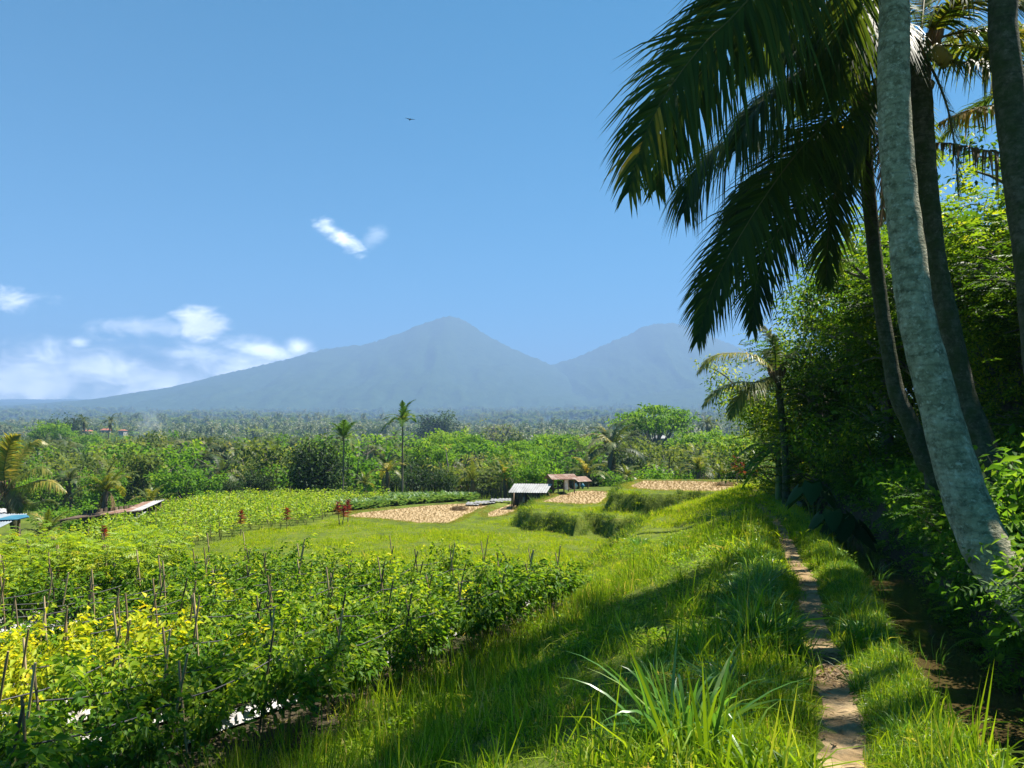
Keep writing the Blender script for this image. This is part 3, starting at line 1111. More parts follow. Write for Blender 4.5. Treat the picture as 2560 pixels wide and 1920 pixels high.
def build_grass():
    # close grass between chilli plot and stream
    V = [tuft(26, .11, .14, .06, .0085, .7, .55, .05, .85) for _ in range(5)] + [tuft(22, .10, .24, .08, .0095, .9, .45, .05, .8) for _ in range(3)]
    for _ in range(3):                                    # broad leaved weeds between the grass
        g = Geo()
        k = 26
        a = RNG.uniform(0, 6.28, k)
        q = RNG.uniform(0, .11, k)
        d = np.stack([np.cos(a), np.sin(a), RNG.uniform(0, 1.2, k)], 1)
        leaves(g, np.stack([q * np.cos(a), q * np.sin(a), RNG.uniform(0, .12, k)], 1), d, np.stack([-.4 * np.cos(a), -.4 * np.sin(a), np.ones(k)], 1), RNG.uniform(.03, .06, k), RNG.uniform(.02, .035, k), RNG.uniform(.1, .7, k), 0, .3, .2)
        V.append(g)
    xs, ysl = [], []
    for y0, y1, dn in ((2.9, 6, 105), (6, 10, 75), (10, 20, 38)):
        x, y = wedge(y0, y1, dn)
        k = ~no_grass(x, y) & ((x > xbound(y) - .2) | (y > 13.4)) & (x > -3) & in_view(x, y, height(x, y))
        xs.append(x[k])
        ysl.append(y[k])
    x, y = np.concatenate(xs), np.concatenate(ysl)
    sc = RNG.uniform(.55, 1.25, len(x)) * np.clip(1 + 1.5 * patch(x, y, .9), .6, 1.9) * np.where(np.abs(x - xp(y)) < .28, .6, 1.0) * np.where(x > xp(y), .8, 1.0)
    weedy = (y > 6.5) & (patch(x + 9, y, 1.1) > .12)
    pick = np.where(weedy & (RNG.random(len(x)) < .5), RNG.integers(8, 11, len(x)), RNG.integers(0, 8, len(x)))
    sc = np.where(pick > 7, np.clip(sc, .5, 1.2), sc)
    place_grass('grass', V, M['grass'], x, y, 0, 0, 'lush green grass between the chilli plot and the stream', scl=sc, pick=pick)
    # short trodden grass creeping over the edges of the path
    y = 3.2 + 15 * RNG.uniform(0, 1, 4200) ** 1.4
    x = xp(y) + RNG.choice([-1, 1], 4200) * RNG.uniform(.17, .6, 4200)
    k = ~no_grass(x, y)
    place_grass('path_grass', V[:8], M['grass'], x[k], y[k], .35, .7, 'short grass creeping over the edges of the dirt path')
    # taller seeding grass along the edge of the chilli plot
    V = [tuft(20, .12, .42, .12, .0085, .55, .32, .1, .7, 4, .09) for _ in range(4)]
    x, y = wedge(3.0, 14, 40)
    d = x - xbound(y)
    k = (d > -.30) & (d < np.where(y < 6.4, 2.6, 1.15) + .6 * patch(x, y, .8)) & (x < xp(y) - .8) & ~(np.abs(x - xp(y)) < .3)
    x, y = x[k], y[k]
    place_grass('tall_grass', V, M['grass'], x, y, .5, 1.05, 'tall rough grass along the edge of the chilli plot')
    # lawn-like middle ground
    V = [tuft(30, .26, .13, .04, .016, .5, .6, .2, .8, 2, .06) for _ in range(5)]
    x, y = wedge(14, 47, 15)
    k = ~no_grass(x, y) & ~in_poly(x, y, FIELD_F) & (x < xsl(y))
    k &= ~((y > 46) & (x < 2))
    x, y = x[k], y[k]
    sc = RNG.uniform(.6, 1.2, len(x)) * np.clip(1 + 1.2 * patch(x, y, 2.0), .5, 1.7)
    best = np.full(len(x), -9.0)
    for P in (TAN1, TAN1B, TAN2, TAN3):
        best = np.maximum(best, sdist(x, y, P))
    sc = np.where(best > -1.6, np.minimum(sc, .6), sc)
    place_grass('lawn_grass', V, M['lawn'], x, y, 0, 0, 'short bright green grass on the middle terraces', scl=sc)
    # longer growth on steep terrace faces and bunds
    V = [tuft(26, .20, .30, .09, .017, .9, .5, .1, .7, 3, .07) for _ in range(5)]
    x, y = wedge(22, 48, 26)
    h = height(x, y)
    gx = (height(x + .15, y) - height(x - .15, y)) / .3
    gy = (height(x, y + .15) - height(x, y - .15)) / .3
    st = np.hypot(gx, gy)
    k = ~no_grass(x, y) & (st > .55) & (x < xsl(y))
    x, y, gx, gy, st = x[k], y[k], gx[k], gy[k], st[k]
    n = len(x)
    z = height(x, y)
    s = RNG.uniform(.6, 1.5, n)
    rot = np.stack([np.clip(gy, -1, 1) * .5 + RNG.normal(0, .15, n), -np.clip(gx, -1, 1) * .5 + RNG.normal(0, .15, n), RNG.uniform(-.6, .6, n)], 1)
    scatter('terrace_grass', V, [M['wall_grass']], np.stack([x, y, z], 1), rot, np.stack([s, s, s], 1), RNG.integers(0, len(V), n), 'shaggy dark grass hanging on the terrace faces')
    V = [tuft(24, .2, .16, .05, .016, .6, .5, .3, .95, 2, .2) for _ in range(4)]
    x, y = wedge(24, 50, 40)
    k = ~no_grass(x, y)
    best = np.full(len(x), -9.0)
    for P in (TAN1, TAN1B, TAN2, TAN3):
        best = np.maximum(best, sdist(x, y, P))
    k &= (best > -.6) & (best < 0)
    x, y = x[k], y[k]
    place_grass('bund_grass', V, M['bund'], x, y, .35, .75, 'yellowing grass on the low banks round the dry fields')
    # rice stubble in rows
    V = [tuft(12, .06, .10, .03, .013, .25, .45, .2, 1.0, 2, 0) for _ in range(4)]
    xs, ysl, zs = [], [], []
    for P, z in ((TAN1, Z0), (TAN1B, Z0), (TAN2, Z2), (TAN3, Z3)):
        lo, hi = P.min(0), P.max(0)
        gx, gy = np.meshgrid(np.arange(lo[0] - 6, hi[0] + 6, .24), np.arange(lo[1], hi[1], .24))
        gx, gy = gx.ravel() + RNG.normal(0, .07, gx.size) + .1 * gy.ravel(), gy.ravel() + RNG.normal(0, .07, gx.size)
        k = sdist(gx, gy, P) > .08
        xs.append(gx[k])
        ysl.append(gy[k])
        zs.append(np.full(k.sum(), z + .02))
    x, y, z = map(np.concatenate, (xs, ysl, zs))
    n = len(x)
    s = RNG.uniform(.6, 1.3, n)
    scatter('rice_stubble', V, [M['straw']], np.stack([x, y, z], 1), rots(n), np.stack([s, s, s], 1), RNG.integers(0, 4, n), 'rows of cut rice stubble on the tan fields')


build_grass()


def build_bank_cover():
    """creepers, ferns and grass on the right hand bank"""
    def leafy(n, r, h, L, W):
        g = Geo()
        pos = np.stack([RNG.normal(0, r, n), RNG.normal(0, r, n), RNG.uniform(0, 1, n) ** .8 * h], 1)
        d = rand_dir(n, .15)
        leaves(g, pos, d, rand_dir(n, 1.2), L * RNG.uniform(.6, 1.3, n), W * RNG.uniform(.7, 1.2, n), np.clip(RNG.normal(.45, .25, n), 0, 1), 0, .25, .2)
        return g

    def fern(n=7):
        g = Geo()
        for i in range(n):
            a = i * 2.4 + RNG.uniform(0, .5)
            L = RNG.uniform(.35, .6)
            t = np.linspace(0, 1, 15)
            P = np.stack([np.cos(a) * t * L, np.sin(a) * t * L, .55 * L * t - .75 * L * t * t + .02], 1)
            sd = np.array([-math.sin(a), math.cos(a), 0])
            for s in (-1, 1):
                q = P[2:]
                k = len(q)
                dd = sd * s + np.array([math.cos(a), math.sin(a), -.2]) * .4
                leaves(g, q, np.tile(dd, (k, 1)), np.tile([0, 0, 1.0], (k, 1)), .15 * np.sin(np.linspace(.5, 3.0, k)) + .02, .035, RNG.uniform(.3, .8), 0, .2, .1)
        return g
    V = [leafy(70, .17, .35, .09, .05) for _ in range(4)] + [leafy(44, .18, .45, .13, .07) for _ in range(2)] + [fern() for _ in range(3)]
    V += [tuft(26, .12, .5, .14, .012, 1.0, .5, .1, .6, 4, .06) for _ in range(3)]
    xs, ysl = [], []
    for y0, y1, dn in ((3.2, 9, 60), (9, 16, 30), (16, 40, 12)):
        x, y = wedge(y0, y1, dn, 60)
        k = (x > xsr(y) - .02) & (x < xsr(y) + 5)
        xs.append(x[k])
        ysl.append(y[k])
    x, y = np.concatenate(xs), np.concatenate(ysl)
    n = len(x)
    z = height(x, y) - .03
    r = x - xsr(y)
    idx = RNG.integers(0, len(V), n)
    s = RNG.uniform(.7, 1.3, n) * (.42 + .78 * sstep(.05, .8, r))
    rot = np.stack([RNG.normal(0, .2, n), -.35 * sstep(1.1, .2, r) + RNG.normal(0, .2, n), RNG.uniform(0, 6.28, n)], 1)
    scatter('undergrowth', V, [M['vine']], np.stack([x, y, z], 1), rot, np.stack([s, s, s], 1), idx, 'tangled creepers, ferns and grass on the shaded bank')
    # water-side fringe of the left bank
    V = [tuft(20, .10, .26, .07, .008, 1.0, .5, .1, .7, 4, .12) for _ in range(4)]
    y = 3.2 + 27 * RNG.uniform(0, 1, 3800) ** 1.5
    x = xsl(y) - RNG.uniform(.06, .62, 3800)
    k = x > xp(y) + .16
    x, y = x[k], y[k]
    place_grass('bank_grass', V, M['reed'], x, y, .26, .5, 'arching grass on the strip between path and water')


build_bank_cover()


# ------------------------------------------------------------------ palms
def frond_geo(P, n_up, Lmax, pairs=60, sag=.55, W=.035, tint=(.35, .75), yellow=0.0, rach=.022, bare=.16, segs=3, mat=(0, 1), split=0.0):
    """pinnate leaf: curved rachis with two ranks of leaflets that hang by gravity"""
    g = Geo()
    K = 24
    if W <= .05 and pairs > 40:
        pairs, W = int(pairs * 1.45), W * .72
    C = spline(P, K)
    n_up = np.asarray(n_up, float)
    T = nrm(np.gradient(C, axis=0))
    tube(g, C, np.linspace(rach, rach * .18, K), 4, mat[1], .5, False)
    s = np.linspace(bare, .995, pairs)
    idx = s * (K - 1)
    i0 = np.clip(idx.astype(int), 0, K - 2)
    fr = (idx - i0)[:, None]
    B = C[i0] * (1 - fr) + C[i0 + 1] * fr
    t = nrm(T[i0] * (1 - fr) + T[i0 + 1] * fr)
    sd = nrm(np.cross(t, np.broadcast_to(n_up, t.shape)))
    dors = np.cross(sd, t)
    prof = Lmax * np.clip(np.sin(np.clip((s - bare) / (1 - bare) * 2.55 + .55, 0, 3.0)) ** .8, .18, 1)
    ang = np.radians(72 - 44 * s)
    for sg in (-1, 1):
        L = prof * RNG.uniform(.72, 1.1, pairs)
        d0 = nrm(t * np.cos(ang)[:, None] + sd * (sg * np.sin(ang))[:, None] + dors * .18 + RNG.normal(0, .085, (pairs, 3)))
        wv = nrm(np.cross(d0, dors))
        if split:
            d0 = nrm(d0 + RNG.normal(0, split, (pairs, 3)))
        tn = np.clip(RNG.uniform(*tint, pairs), 0, 1)
        if yellow:
            yb = vnoise(s * 9 + RNG.uniform(0, 50), s * 0 + RNG.uniform(0, 50)) + .5
            tn = np.where(yb > 1 - yellow, np.clip(tn + .55, 0, 1), tn)
        rows = []
        sj = RNG.uniform(.7, 1.35, pairs)
        for q in range(segs + 1):
            f = q / segs
            p = B + d0 * (L * f * (1 - .25 * sag * f))[:, None]
            p = p + np.array([0, 0, -1.0]) * (sag * L * f * f * sj)[:, None]
            w = W * (1.0, 1.0, .68, 0)[q] if segs == 3 else W * (1.0, .9, 0)[q]
            rows.append((p, w))
        V = [np.stack([p - wv * w / 2, p + wv * w / 2], 1) for p, w in rows[:-1]] + [rows[-1][0][:, None, :]]
        V = np.concatenate(V, 1)
        m = V.shape[1]
        b = np.arange(pairs)[:, None] * m
        base = g.n
        tv = np.repeat(tn, m)
        g.add(V.reshape(-1, 3), np.concatenate([b + [2 * k, 2 * k + 1, 2 * k + 3, 2 * k + 2] for k in range(segs - 1)]), tv, mat[0])
        F = b + [2 * (segs - 1), 2 * (segs - 1) + 1, 2 * segs]
        g.F3.append(F + base)
        g.M3.append(np.full(len(F), mat[0]))
    return g


def std_frond(L=3.6, arch=.9, up=1.0, **kw):
    """frond leaving the crown along +X: rises then droops"""
    t = np.linspace(0, 1, 9)
    P = np.stack([L * (t * .92), np.zeros(9) + .06 * L * np.sin(t * 2.2) * RNG.uniform(-1, 1), L * (up * t - arch * t * t)], 1)
    P *= L / np.linalg.norm(np.diff(P, axis=0), axis=1).sum()
    return frond_geo(P, (0, 0, 1), **kw)


def palm_trunk(P, R, sides=14, K=110, bump=.035, seed=0):
    """trunk with ring scars: slight swellings where old leaves fell"""
    g = Geo()
    C = spline(P, K)
    s = np.linspace(0, 1, K)
    r = np.interp(s, np.linspace(0, 1, len(R)), R)
    rr = r * (1 + bump * (np.sin(s * K * .5 * math.pi) * .5) + .03 * fbm(s * 14 + seed, s * 0 + 3, 3) * 2)
    C = C + np.stack([fbm(s * 7 + seed, s * 0, 2), fbm(s * 7, s * 0 + seed + 9, 2), np.zeros(K)], 1) * r[:, None] * .12
    tube(g, C, rr, sides, 0, .5)
    return g


def px_path(pts):
    """trunk or rachis traced as (u, v, distance) -> world points"""
    return np.array([at_y(u, v, y) for u, v, y in pts])


C8 = lambda cx, cy: (592 + .1953 * cx, .1953 * cy)
C9 = lambda cx, cy: (616 + .18445 * cx, 160 + .18445 * cy)


def hero_palm(name, label, base, trunk_px, radii, bark, fronds, generic, crown_len=3.7, cat='palm tree', nuts=0, gen_az=None):
    P = px_path(trunk_px)                       # from the foot up
    gz = float(height(P[0][0], P[0][1]))
    foot = np.array([P[0][0], P[0][1], min(P[0][2], gz) - .25])
    root = thing(name, (foot[0], foot[1], gz), label, cat, 'coconut palms on the stream bank')
    org = np.array([foot[0], foot[1], gz])
    P = np.vstack([foot, P])
    g = palm_trunk(P - org, radii, seed=len(label))
    part('trunk', g.mesh('trunk', bark), root)
    crown = P[-1]
    g = Geo()                                    # fibrous crown heart and leaf bases
    for i in range(16):
        a = i * 2.4
        e = crown + np.array([math.cos(a) * .28, math.sin(a) * .28, RNG.uniform(.1, .55)])
        tube(g, spline([crown + np.array([0, 0, -.25]), (crown + e) / 2 + np.array([math.cos(a), math.sin(a), 0]) * .1, e], 6) - org, np.linspace(.07, .03, 6), 5)
    part('crown_heart', g.mesh('crown_heart', M['fibre']), root)
    for i in range(nuts):
        a = RNG.uniform(0, 6.28)
        c = crown + np.array([math.cos(a) * .3, math.sin(a) * .3, -.15 - RNG.uniform(0, .25)])
        g = Geo()
        th = np.linspace(0, 1, 7)
        tube(g, c - org + np.stack([th * 0, th * 0, .24 * (th - .5)], 1), .10 * np.sin(np.clip(th * math.pi, .12, 3.0)) + .01, 8)
        part('coconut', g.mesh('coconut', M['nut']), root)
    for f in fronds:
        Pf = px_path(f['p'])
        kw = {k: v for k, v in f.items() if k not in ('p', 'n', 'mat')}
        g = frond_geo(Pf - org, f.get('n', (0, -.2, 1)), **kw)
        part('frond', g.mesh('frond', [M[f.get('mat', 'palm')], M['petiole']]), root)
    for i, (az, up) in enumerate(generic):
        L = crown_len * RNG.uniform(.85, 1.08)
        g = std_frond(L, arch=RNG.uniform(.75, 1.15), up=up, Lmax=.72, pairs=62, sag=.5, W=.042, tint=(.25, .7), yellow=.08)
        me = g.mesh('frond', [M['palm'], M['petiole']])
        part('frond', me, root, crown - org, (0, RNG.normal(0, .05), math.radians(az)))
    return root


def frp(conv, pts, y0, y1):
    ysd = np.linspace(y0, y1, len(pts))
    return [(*conv(*p), y) for p, y in zip(pts, ysd)]


def build_hero_palms():
    D = lambda x, y: (x / 2.1602, y / 2.1602)
    # nearest palm: pale leaning trunk, crown above the frame
    tr = [(1120, 672, 5.9), (1074, 640, 6.05), (1032, 602, 6.25), (994, 563, 6.45), (971, 516, 6.6), (955, 466, 6.75), (934, 384, 6.9), (916, 312, 7.0), (907, 240, 7.1), (898, 156, 7.2), (894, 80, 7.25), (893, 0, 7.3), (889, -120, 7.35), (886, -240, 7.4)]
    fr = [dict(p=[(886, -240, 7.4), (850, -190, 7.35), (800, -85, 7.3), (748, 0, 7.3), (705, 43, 7.3), (670, 88, 7.25), (645, 135, 7.2), (629, 192, 7.2)], n=(-.1, -1, .42), Lmax=1.3, pairs=112, sag=.46, W=.042, tint=(.25, .72), yellow=.12, bare=.12),
          dict(p=[(886, -240, 7.4), (838, -160, 7.7), (775, -45, 7.9), (728, 30, 7.9), (694, 85, 7.9), (668, 140, 7.85), (656, 190, 7.8)], n=(-.15, -1, .42), Lmax=1.15, pairs=104, sag=.5, W=.042, tint=(.2, .65), yellow=.05, bare=.12),
          dict(p=[(886, -240, 7.4), (850, -150, 7.8), (800, -40, 8.4), (765, 30, 8.8), (742, 80, 9.0)], n=(-.2, -.8, .6), Lmax=1.0, pairs=88, sag=.5, W=.042, tint=(.2, .6), yellow=.05),
          dict(p=[(886, -240, 7.4), (872, -120, 8), (852, -20, 8.4), (838, 50, 8.6), (830, 110, 8.6)], n=(-.4, -.8, .4), Lmax=.9, pairs=84, sag=.45, W=.042, tint=(.3, .7), yellow=.05)]
    gen = [(0, .9), (35, .5), (-20, .35), (60, 1.3), (-60, .8), (-95, .45), (-140, .6), (-120, 1.2), (200, 1.5), (110, .9), (15, 1.8), (250, 1.8), (-165, 1.0), (165, 1.3)]
    hero_palm('coconut_palm', 'thick pale grey coconut trunk leaning across the right foreground', None, tr, [.26, .23, .20, .18, .17, .165, .16, .158, .155, .15, .15, .148, .145, .14, .14], M['palm_bark'], fr, gen, 3.9)
    # second palm behind it: dark mossy trunk, open crown in view
    tr = [(1000, 474, 9.6), (992, 462, 9.7), (975, 425, 9.8), (963, 393, 9.9), (950, 330, 9.95), (938, 270, 10), (930, 215, 10), (924, 150, 10), (921, 90, 10), (920, 52, 10)]
    c = (920, 50, 10)
    fr = [dict(p=[c, (877, 60, 9.9), (826, 62, 9.7), (787, 80, 9.5), (752, 112, 9.3), (735, 150, 9.2)], n=(-.1, -.3, 1), Lmax=1.35, pairs=92, sag=.8, W=.045, tint=(.2, .6), yellow=.05),
          dict(p=[c, (905, 62, 9.9), (877, 78, 9.8), (842, 107, 9.6), (800, 150, 9.4), (765, 197, 9.2), (735, 245, 9.1), (712, 290, 9.1), (698, 340, 9.1)], n=(-.3, -.75, .6), Lmax=1.05, pairs=104, sag=.42, W=.042, tint=(.08, .5), yellow=.04, bare=.22),
          dict(p=[c, (945, 36, 9.9), (985, 30, 9.7), (1030, 36, 9.6), (1075, 70, 9.5)], n=(.1, -.3, 1), Lmax=.8, pairs=60, sag=.5, W=.04, tint=(.5, .95)),
          dict(p=[c, (950, 20, 10), (985, -8, 10.2), (1030, -20, 10.4), (1075, -5, 10.5)], n=(0, -.2, 1), Lmax=.8, pairs=60, sag=.5, W=.04, tint=(.55, .95)),
          dict(p=[c, (955, 62, 9.8), (990, 62, 9.4), (1020, 75, 9.0), (1045, 110, 8.8)], n=(0, -.2, 1), Lmax=.7, pairs=56, sag=.6, W=.04, tint=(.4, .9)),
          dict(p=[c, (905, 20, 10.1), (870, -10, 10.3), (820, -30, 10.5), (770, -25, 10.7), (730, 10, 10.9)], n=(-.2, -.5, .8), Lmax=1.3, pairs=90, sag=.7, W=.045, tint=(.25, .65), yellow=.05),
          dict(p=[c, (935, 75, 10.2), (948, 110, 10.6), (955, 150, 10.9), (958, 195, 11)], n=(.5, -.6, .4), Lmax=.6, pairs=44, sag=.5, W=.035, tint=(.2, .6)),
          dict(p=[c, (900, 30, 9.8), (865, 25, 9.3), (825, 35, 9.0), (790, 55, 8.8)], n=(-.1, -.5, .9), Lmax=1.25, pairs=86, sag=.75, W=.045, tint=(.25, .65), yellow=.05)]
    fr += [dict(p=[c, (890, 10, 10.2), (850, -20, 10.6), (815, -25, 11), (780, -5, 11.3), (758, 30, 11.5)], n=(-.2, -.5, .8), Lmax=1.1, pairs=84, sag=.7, W=.045, tint=(.2, .6)),
           dict(p=[c, (892, 40, 10.4), (860, 42, 10.9), (825, 52, 11.3), (795, 78, 11.6), (775, 112, 11.8)], n=(-.1, -.3, 1), Lmax=1.2, pairs=84, sag=.75, W=.045, tint=(.1, .5)),
           dict(p=[c, (900, 70, 10.3), (875, 100, 10.7), (850, 140, 11.0), (835, 180, 11.1)], n=(-.3, -.6, .6), Lmax=.9, pairs=70, sag=.5, W=.045, tint=(.1, .5))]
    fr += [dict(p=[c, (885, 22, 9.7), (840, 12, 9.4), (795, 30, 9.2), (762, 68, 9.1)], n=(-.1, -.4, 1), Lmax=1.15, pairs=84, sag=.75, W=.045, tint=(.2, .65)),
           dict(p=[c, (900, 5, 9.8), (870, -30, 9.7), (835, -40, 9.6), (800, -20, 9.5), (775, 20, 9.4)], n=(-.2, -.5, .8), Lmax=1.2, pairs=84, sag=.7, W=.045, tint=(.3, .75), yellow=.06),
           dict(p=[c, (950, 45, 10.3), (985, 50, 10.6), (1020, 75, 10.8), (1040, 110, 10.9)], n=(0, -.2, 1), Lmax=.9, pairs=70, sag=.7, W=.045, tint=(.3, .9)),
           dict(p=[c, (940, 20, 9.6), (965, 0, 9.2), (1000, -5, 8.9), (1040, 20, 8.7)], n=(0, -.2, 1), Lmax=.9, pairs=70, sag=.6, W=.045, tint=(.4, .9))]
    gen = [(60, 1.6), (100, .9), (140, 1.3), (-30, 1.4)]
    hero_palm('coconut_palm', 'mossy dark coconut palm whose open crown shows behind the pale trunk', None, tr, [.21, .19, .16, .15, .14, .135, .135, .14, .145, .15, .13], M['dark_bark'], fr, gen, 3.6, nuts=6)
    # third palm further along: thin dark trunk
    tr = [(935, 480, 11.2), (925, 462, 11.3), (911, 425, 11.4), (897, 393, 11.5), (887, 340, 11.6), (880, 300, 11.7), (872, 230, 11.8), (866, 165, 11.8), (862, 100, 11.8)]
    c = (862, 98, 11.8)
    fr = [dict(p=[c, (838, 112, 11.7), (812, 128, 11.6), (768, 131, 11.4), (722, 143, 11.2), (695, 172, 11.1), (684, 212, 11.0)], n=(-.1, -.3, 1), Lmax=1.3, pairs=100, sag=.78, W=.045, tint=(.08, .5), yellow=.05),
          dict(p=[c, (838, 122, 11.9), (808, 148, 11.9), (778, 166, 11.8), (748, 190, 11.7), (730, 225, 11.6)], n=(-.1, -.4, 1), Lmax=1.15, pairs=88, sag=.75, W=.045, tint=(.1, .5)),
          dict(p=[c, (845, 135, 11.6), (819, 180, 11.3), (790, 215, 11.1), (768, 248, 11), (756, 285, 10.9), (752, 330, 10.9)], n=(-.35, -.75, .5), Lmax=1.0, pairs=104, sag=.42, W=.042, tint=(0, .35)),
          dict(p=[c, (842, 125, 12), (805, 170, 12.4), (770, 212, 12.6), (735, 250, 12.7), (710, 290, 12.7), (697, 340, 12.7)], n=(-.35, -.75, .5), Lmax=.95, pairs=96, sag=.45, W=.04, tint=(.05, .4)),
          dict(p=[c, (835, 140, 12.2), (800, 170, 12.6), (765, 195, 12.8), (746, 225, 12.9)], n=(-.2, -.7, .5), Lmax=.6, pairs=56, sag=.5, W=.04, tint=(.75, 1.0)),
          dict(p=[c, (870, 120, 11.6), (880, 150, 11.4), (884, 190, 11.3), (880, 225, 11.3)], n=(.4, -.8, .3), Lmax=.5, pairs=44, sag=.4, W=.04, mat='palm_dead', tint=(.3, .9)),
          dict(p=[c, (830, 88, 12), (795, 85, 12.3), (760, 100, 12.5), (735, 130, 12.6)], n=(-.1, -.3, 1), Lmax=1.2, pairs=84, sag=.7, W=.042, tint=(.2, .6)),
          dict(p=[c, (850, 150, 11.6), (835, 195, 11.5), (828, 240, 11.5), (826, 285, 11.5)], n=(-.6, -.7, .3), Lmax=.9, pairs=80, sag=.4, W=.04, tint=(.1, .5))]
    gen = [(0, 1.0), (45, .8), (90, 1.2), (-40, .7), (150, 1.5), (200, 1.6), (-100, 1.4)]
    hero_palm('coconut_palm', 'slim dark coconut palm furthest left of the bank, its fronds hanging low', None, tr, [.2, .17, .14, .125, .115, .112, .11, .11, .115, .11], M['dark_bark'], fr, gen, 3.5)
    # fourth palm at the right edge; unseen top bent left to shade the plot
    tr = [(1062, 480, 6.6), (1050, 420, 6.8), (1040, 340, 7.0), (1030, 260, 7.15), (1019, 185, 7.3), (1010, 110, 7.4), (1003, 40, 7.4), (980, -120, 7.7), (834, -450, 9.2)]
    fr = []
    gen = [(0, 1.2), (50, .9), (100, .6), (-50, .7), (-100, 1.0), (150, 1.4), (-150, 1.5)]
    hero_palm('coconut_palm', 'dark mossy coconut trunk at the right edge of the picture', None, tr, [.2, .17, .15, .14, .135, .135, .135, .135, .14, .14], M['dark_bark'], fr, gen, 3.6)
    # fifth palm out of frame to the right whose fronds reach in
    tr = [(1125, 455, 11.2), (1120, 380, 11.4), (1110, 250, 11.8), (1100, 120, 12)]
    c = (1098, 112, 12)
    fr = [dict(p=[c, (1060, 104, 11.8), (1020, 103, 11.5), (975, 108, 11.2), (940, 122, 11.0)], n=(0, -.2, 1), Lmax=.85, pairs=58, sag=.85, W=.05, tint=(.7, 1.0), bare=.1),
          dict(p=[c, (1070, 150, 11.6), (1030, 155, 11.4), (985, 150, 11.2), (950, 143, 11.0), (932, 143, 10.9)], n=(0, -.3, 1), Lmax=.95, pairs=64, sag=.9, W=.05, mat='palm_dead', tint=(.0, .6), bare=.1),
          dict(p=[c, (1075, 60, 12), (1040, 30, 12), (1000, 30, 12), (970, 60, 12)], n=(0, -.2, 1), Lmax=.7, pairs=50, sag=.6, W=.045, tint=(.4, .8))]
    gen = [(0, 1.1), (60, .8), (120, 1.3), (-60, .9), (-120, 1.3)]
    hero_palm('coconut_palm', 'coconut palm off to the right whose drying fronds hang between the dark trunks', None, tr, [.16, .14, .13, .13], M['dark_bark'], fr, gen, 3.4)
    # low young palm behind the bank: tan frond tips over the path
    tr = [(786, 478, 23.5), (784, 440, 23.5), (780, 400, 23.5), (777, 376, 23.5)]
    c = (776, 374, 23.5)
    fr = [dict(p=[c, (755, 356, 23.2), (732, 353, 23), (712, 357, 22.9), (698, 373, 22.8)], n=(0, -.2, 1), Lmax=.75, pairs=50, sag=.6, W=.05, mat='palm_mid', tint=(.45, .95), bare=.1),
          dict(p=[c, (758, 382, 23.2), (738, 382, 23), (718, 390, 22.9), (703, 406, 22.8)], n=(0, -.2, 1), Lmax=.75, pairs=50, sag=.6, W=.05, mat='palm_mid', tint=(.2, .7), bare=.1),
          dict(p=[c, (762, 385, 23.2), (747, 389, 23), (736, 402, 22.9), (730, 418, 22.8)], n=(-.2, -.6, .6), Lmax=.7, pairs=46, sag=.5, W=.05, mat='palm_mid', tint=(.4, .9), bare=.1),
          dict(p=[c, (790, 355, 23.2), (810, 350, 23), (830, 358, 22.9)], n=(0, -.2, 1), Lmax=.7, pairs=40, sag=.6, W=.05, bare=.1),
          dict(p=[c, (775, 350, 23.4), (768, 332, 23.6), (752, 320, 23.8)], n=(0, -.5, 1), Lmax=.6, pairs=40, sag=.5, W=.05, bare=.1)]
    hero_palm('coconut_palm', 'young palm with tan frond tips poking out of the leafy trees over the path', None, tr, [.14, .11, .1, .1], M['dark_bark'], fr, [(30, 1.2), (80, 1.4)], 2.6)

    tr = [(16, 540, 30), (14, 523, 30), (10, 505, 30), (6, 492, 30)]
    c = (6, 490, 30)
    fr = [dict(p=[c, (4, 470, 30), (8, 450, 30), (13, 438, 29.9), (20, 436, 29.8)], n=(.3, -1, .2), Lmax=.9, pairs=60, sag=.3, W=.06, mat='palm_mid', tint=(.3, .8), bare=.15),
          dict(p=[c, (-8, 468, 30), (-18, 448, 30), (-24, 440, 30)], n=(.3, -1, .2), Lmax=.8, pairs=50, sag=.3, W=.06, mat='palm_mid', tint=(.3, .8)),
          dict(p=[c, (15, 466, 30.4), (27, 449, 30.8), (38, 441, 31), (47, 444, 31.2)], n=(.2, -.6, .6), Lmax=.6, pairs=50, sag=.5, W=.055, mat='palm_mid', tint=(.5, .95)),
          dict(p=[c, (16, 478, 29.8), (29, 471, 29.6), (41, 467, 29.5), (50, 472, 29.4)], n=(0, -.4, 1), Lmax=.75, pairs=56, sag=.7, W=.055, mat='palm_mid', tint=(.4, .9)),
          dict(p=[c, (20, 487, 29.6), (38, 481, 29.4), (52, 482, 29.2), (65, 491, 29.1)], n=(0, -.4, 1), Lmax=.72, pairs=60, sag=.75, W=.055, mat='palm_mid', tint=(.6, 1.0)),
          dict(p=[c, (16, 496, 29.6), (30, 504, 29.4), (46, 500, 29.2), (58, 503, 29.1)], n=(0, -.4, 1), Lmax=.6, pairs=50, sag=.6, W=.05, mat='palm_mid', tint=(.1, .6)),
          dict(p=[c, (12, 494, 29.5), (18, 502, 29.3), (20, 514, 29.2)], n=(.3, -.8, .3), Lmax=.55, pairs=46, sag=.4, W=.05, mat='palm_dead', tint=(.4, 1.0)),
          dict(p=[c, (0, 496, 29.5), (-8, 505, 29.3), (-12, 518, 29.2)], n=(-.3, -.8, .3), Lmax=.55, pairs=46, sag=.4, W=.05, mat='palm_dead', tint=(.4, 1.0)),
          dict(p=[c, (-10, 484, 29.8), (-25, 480, 29.6), (-40, 486, 29.4)], n=(0, -.4, 1), Lmax=.7, pairs=50, sag=.7, W=.055, mat='palm_mid', tint=(.5, .9))]
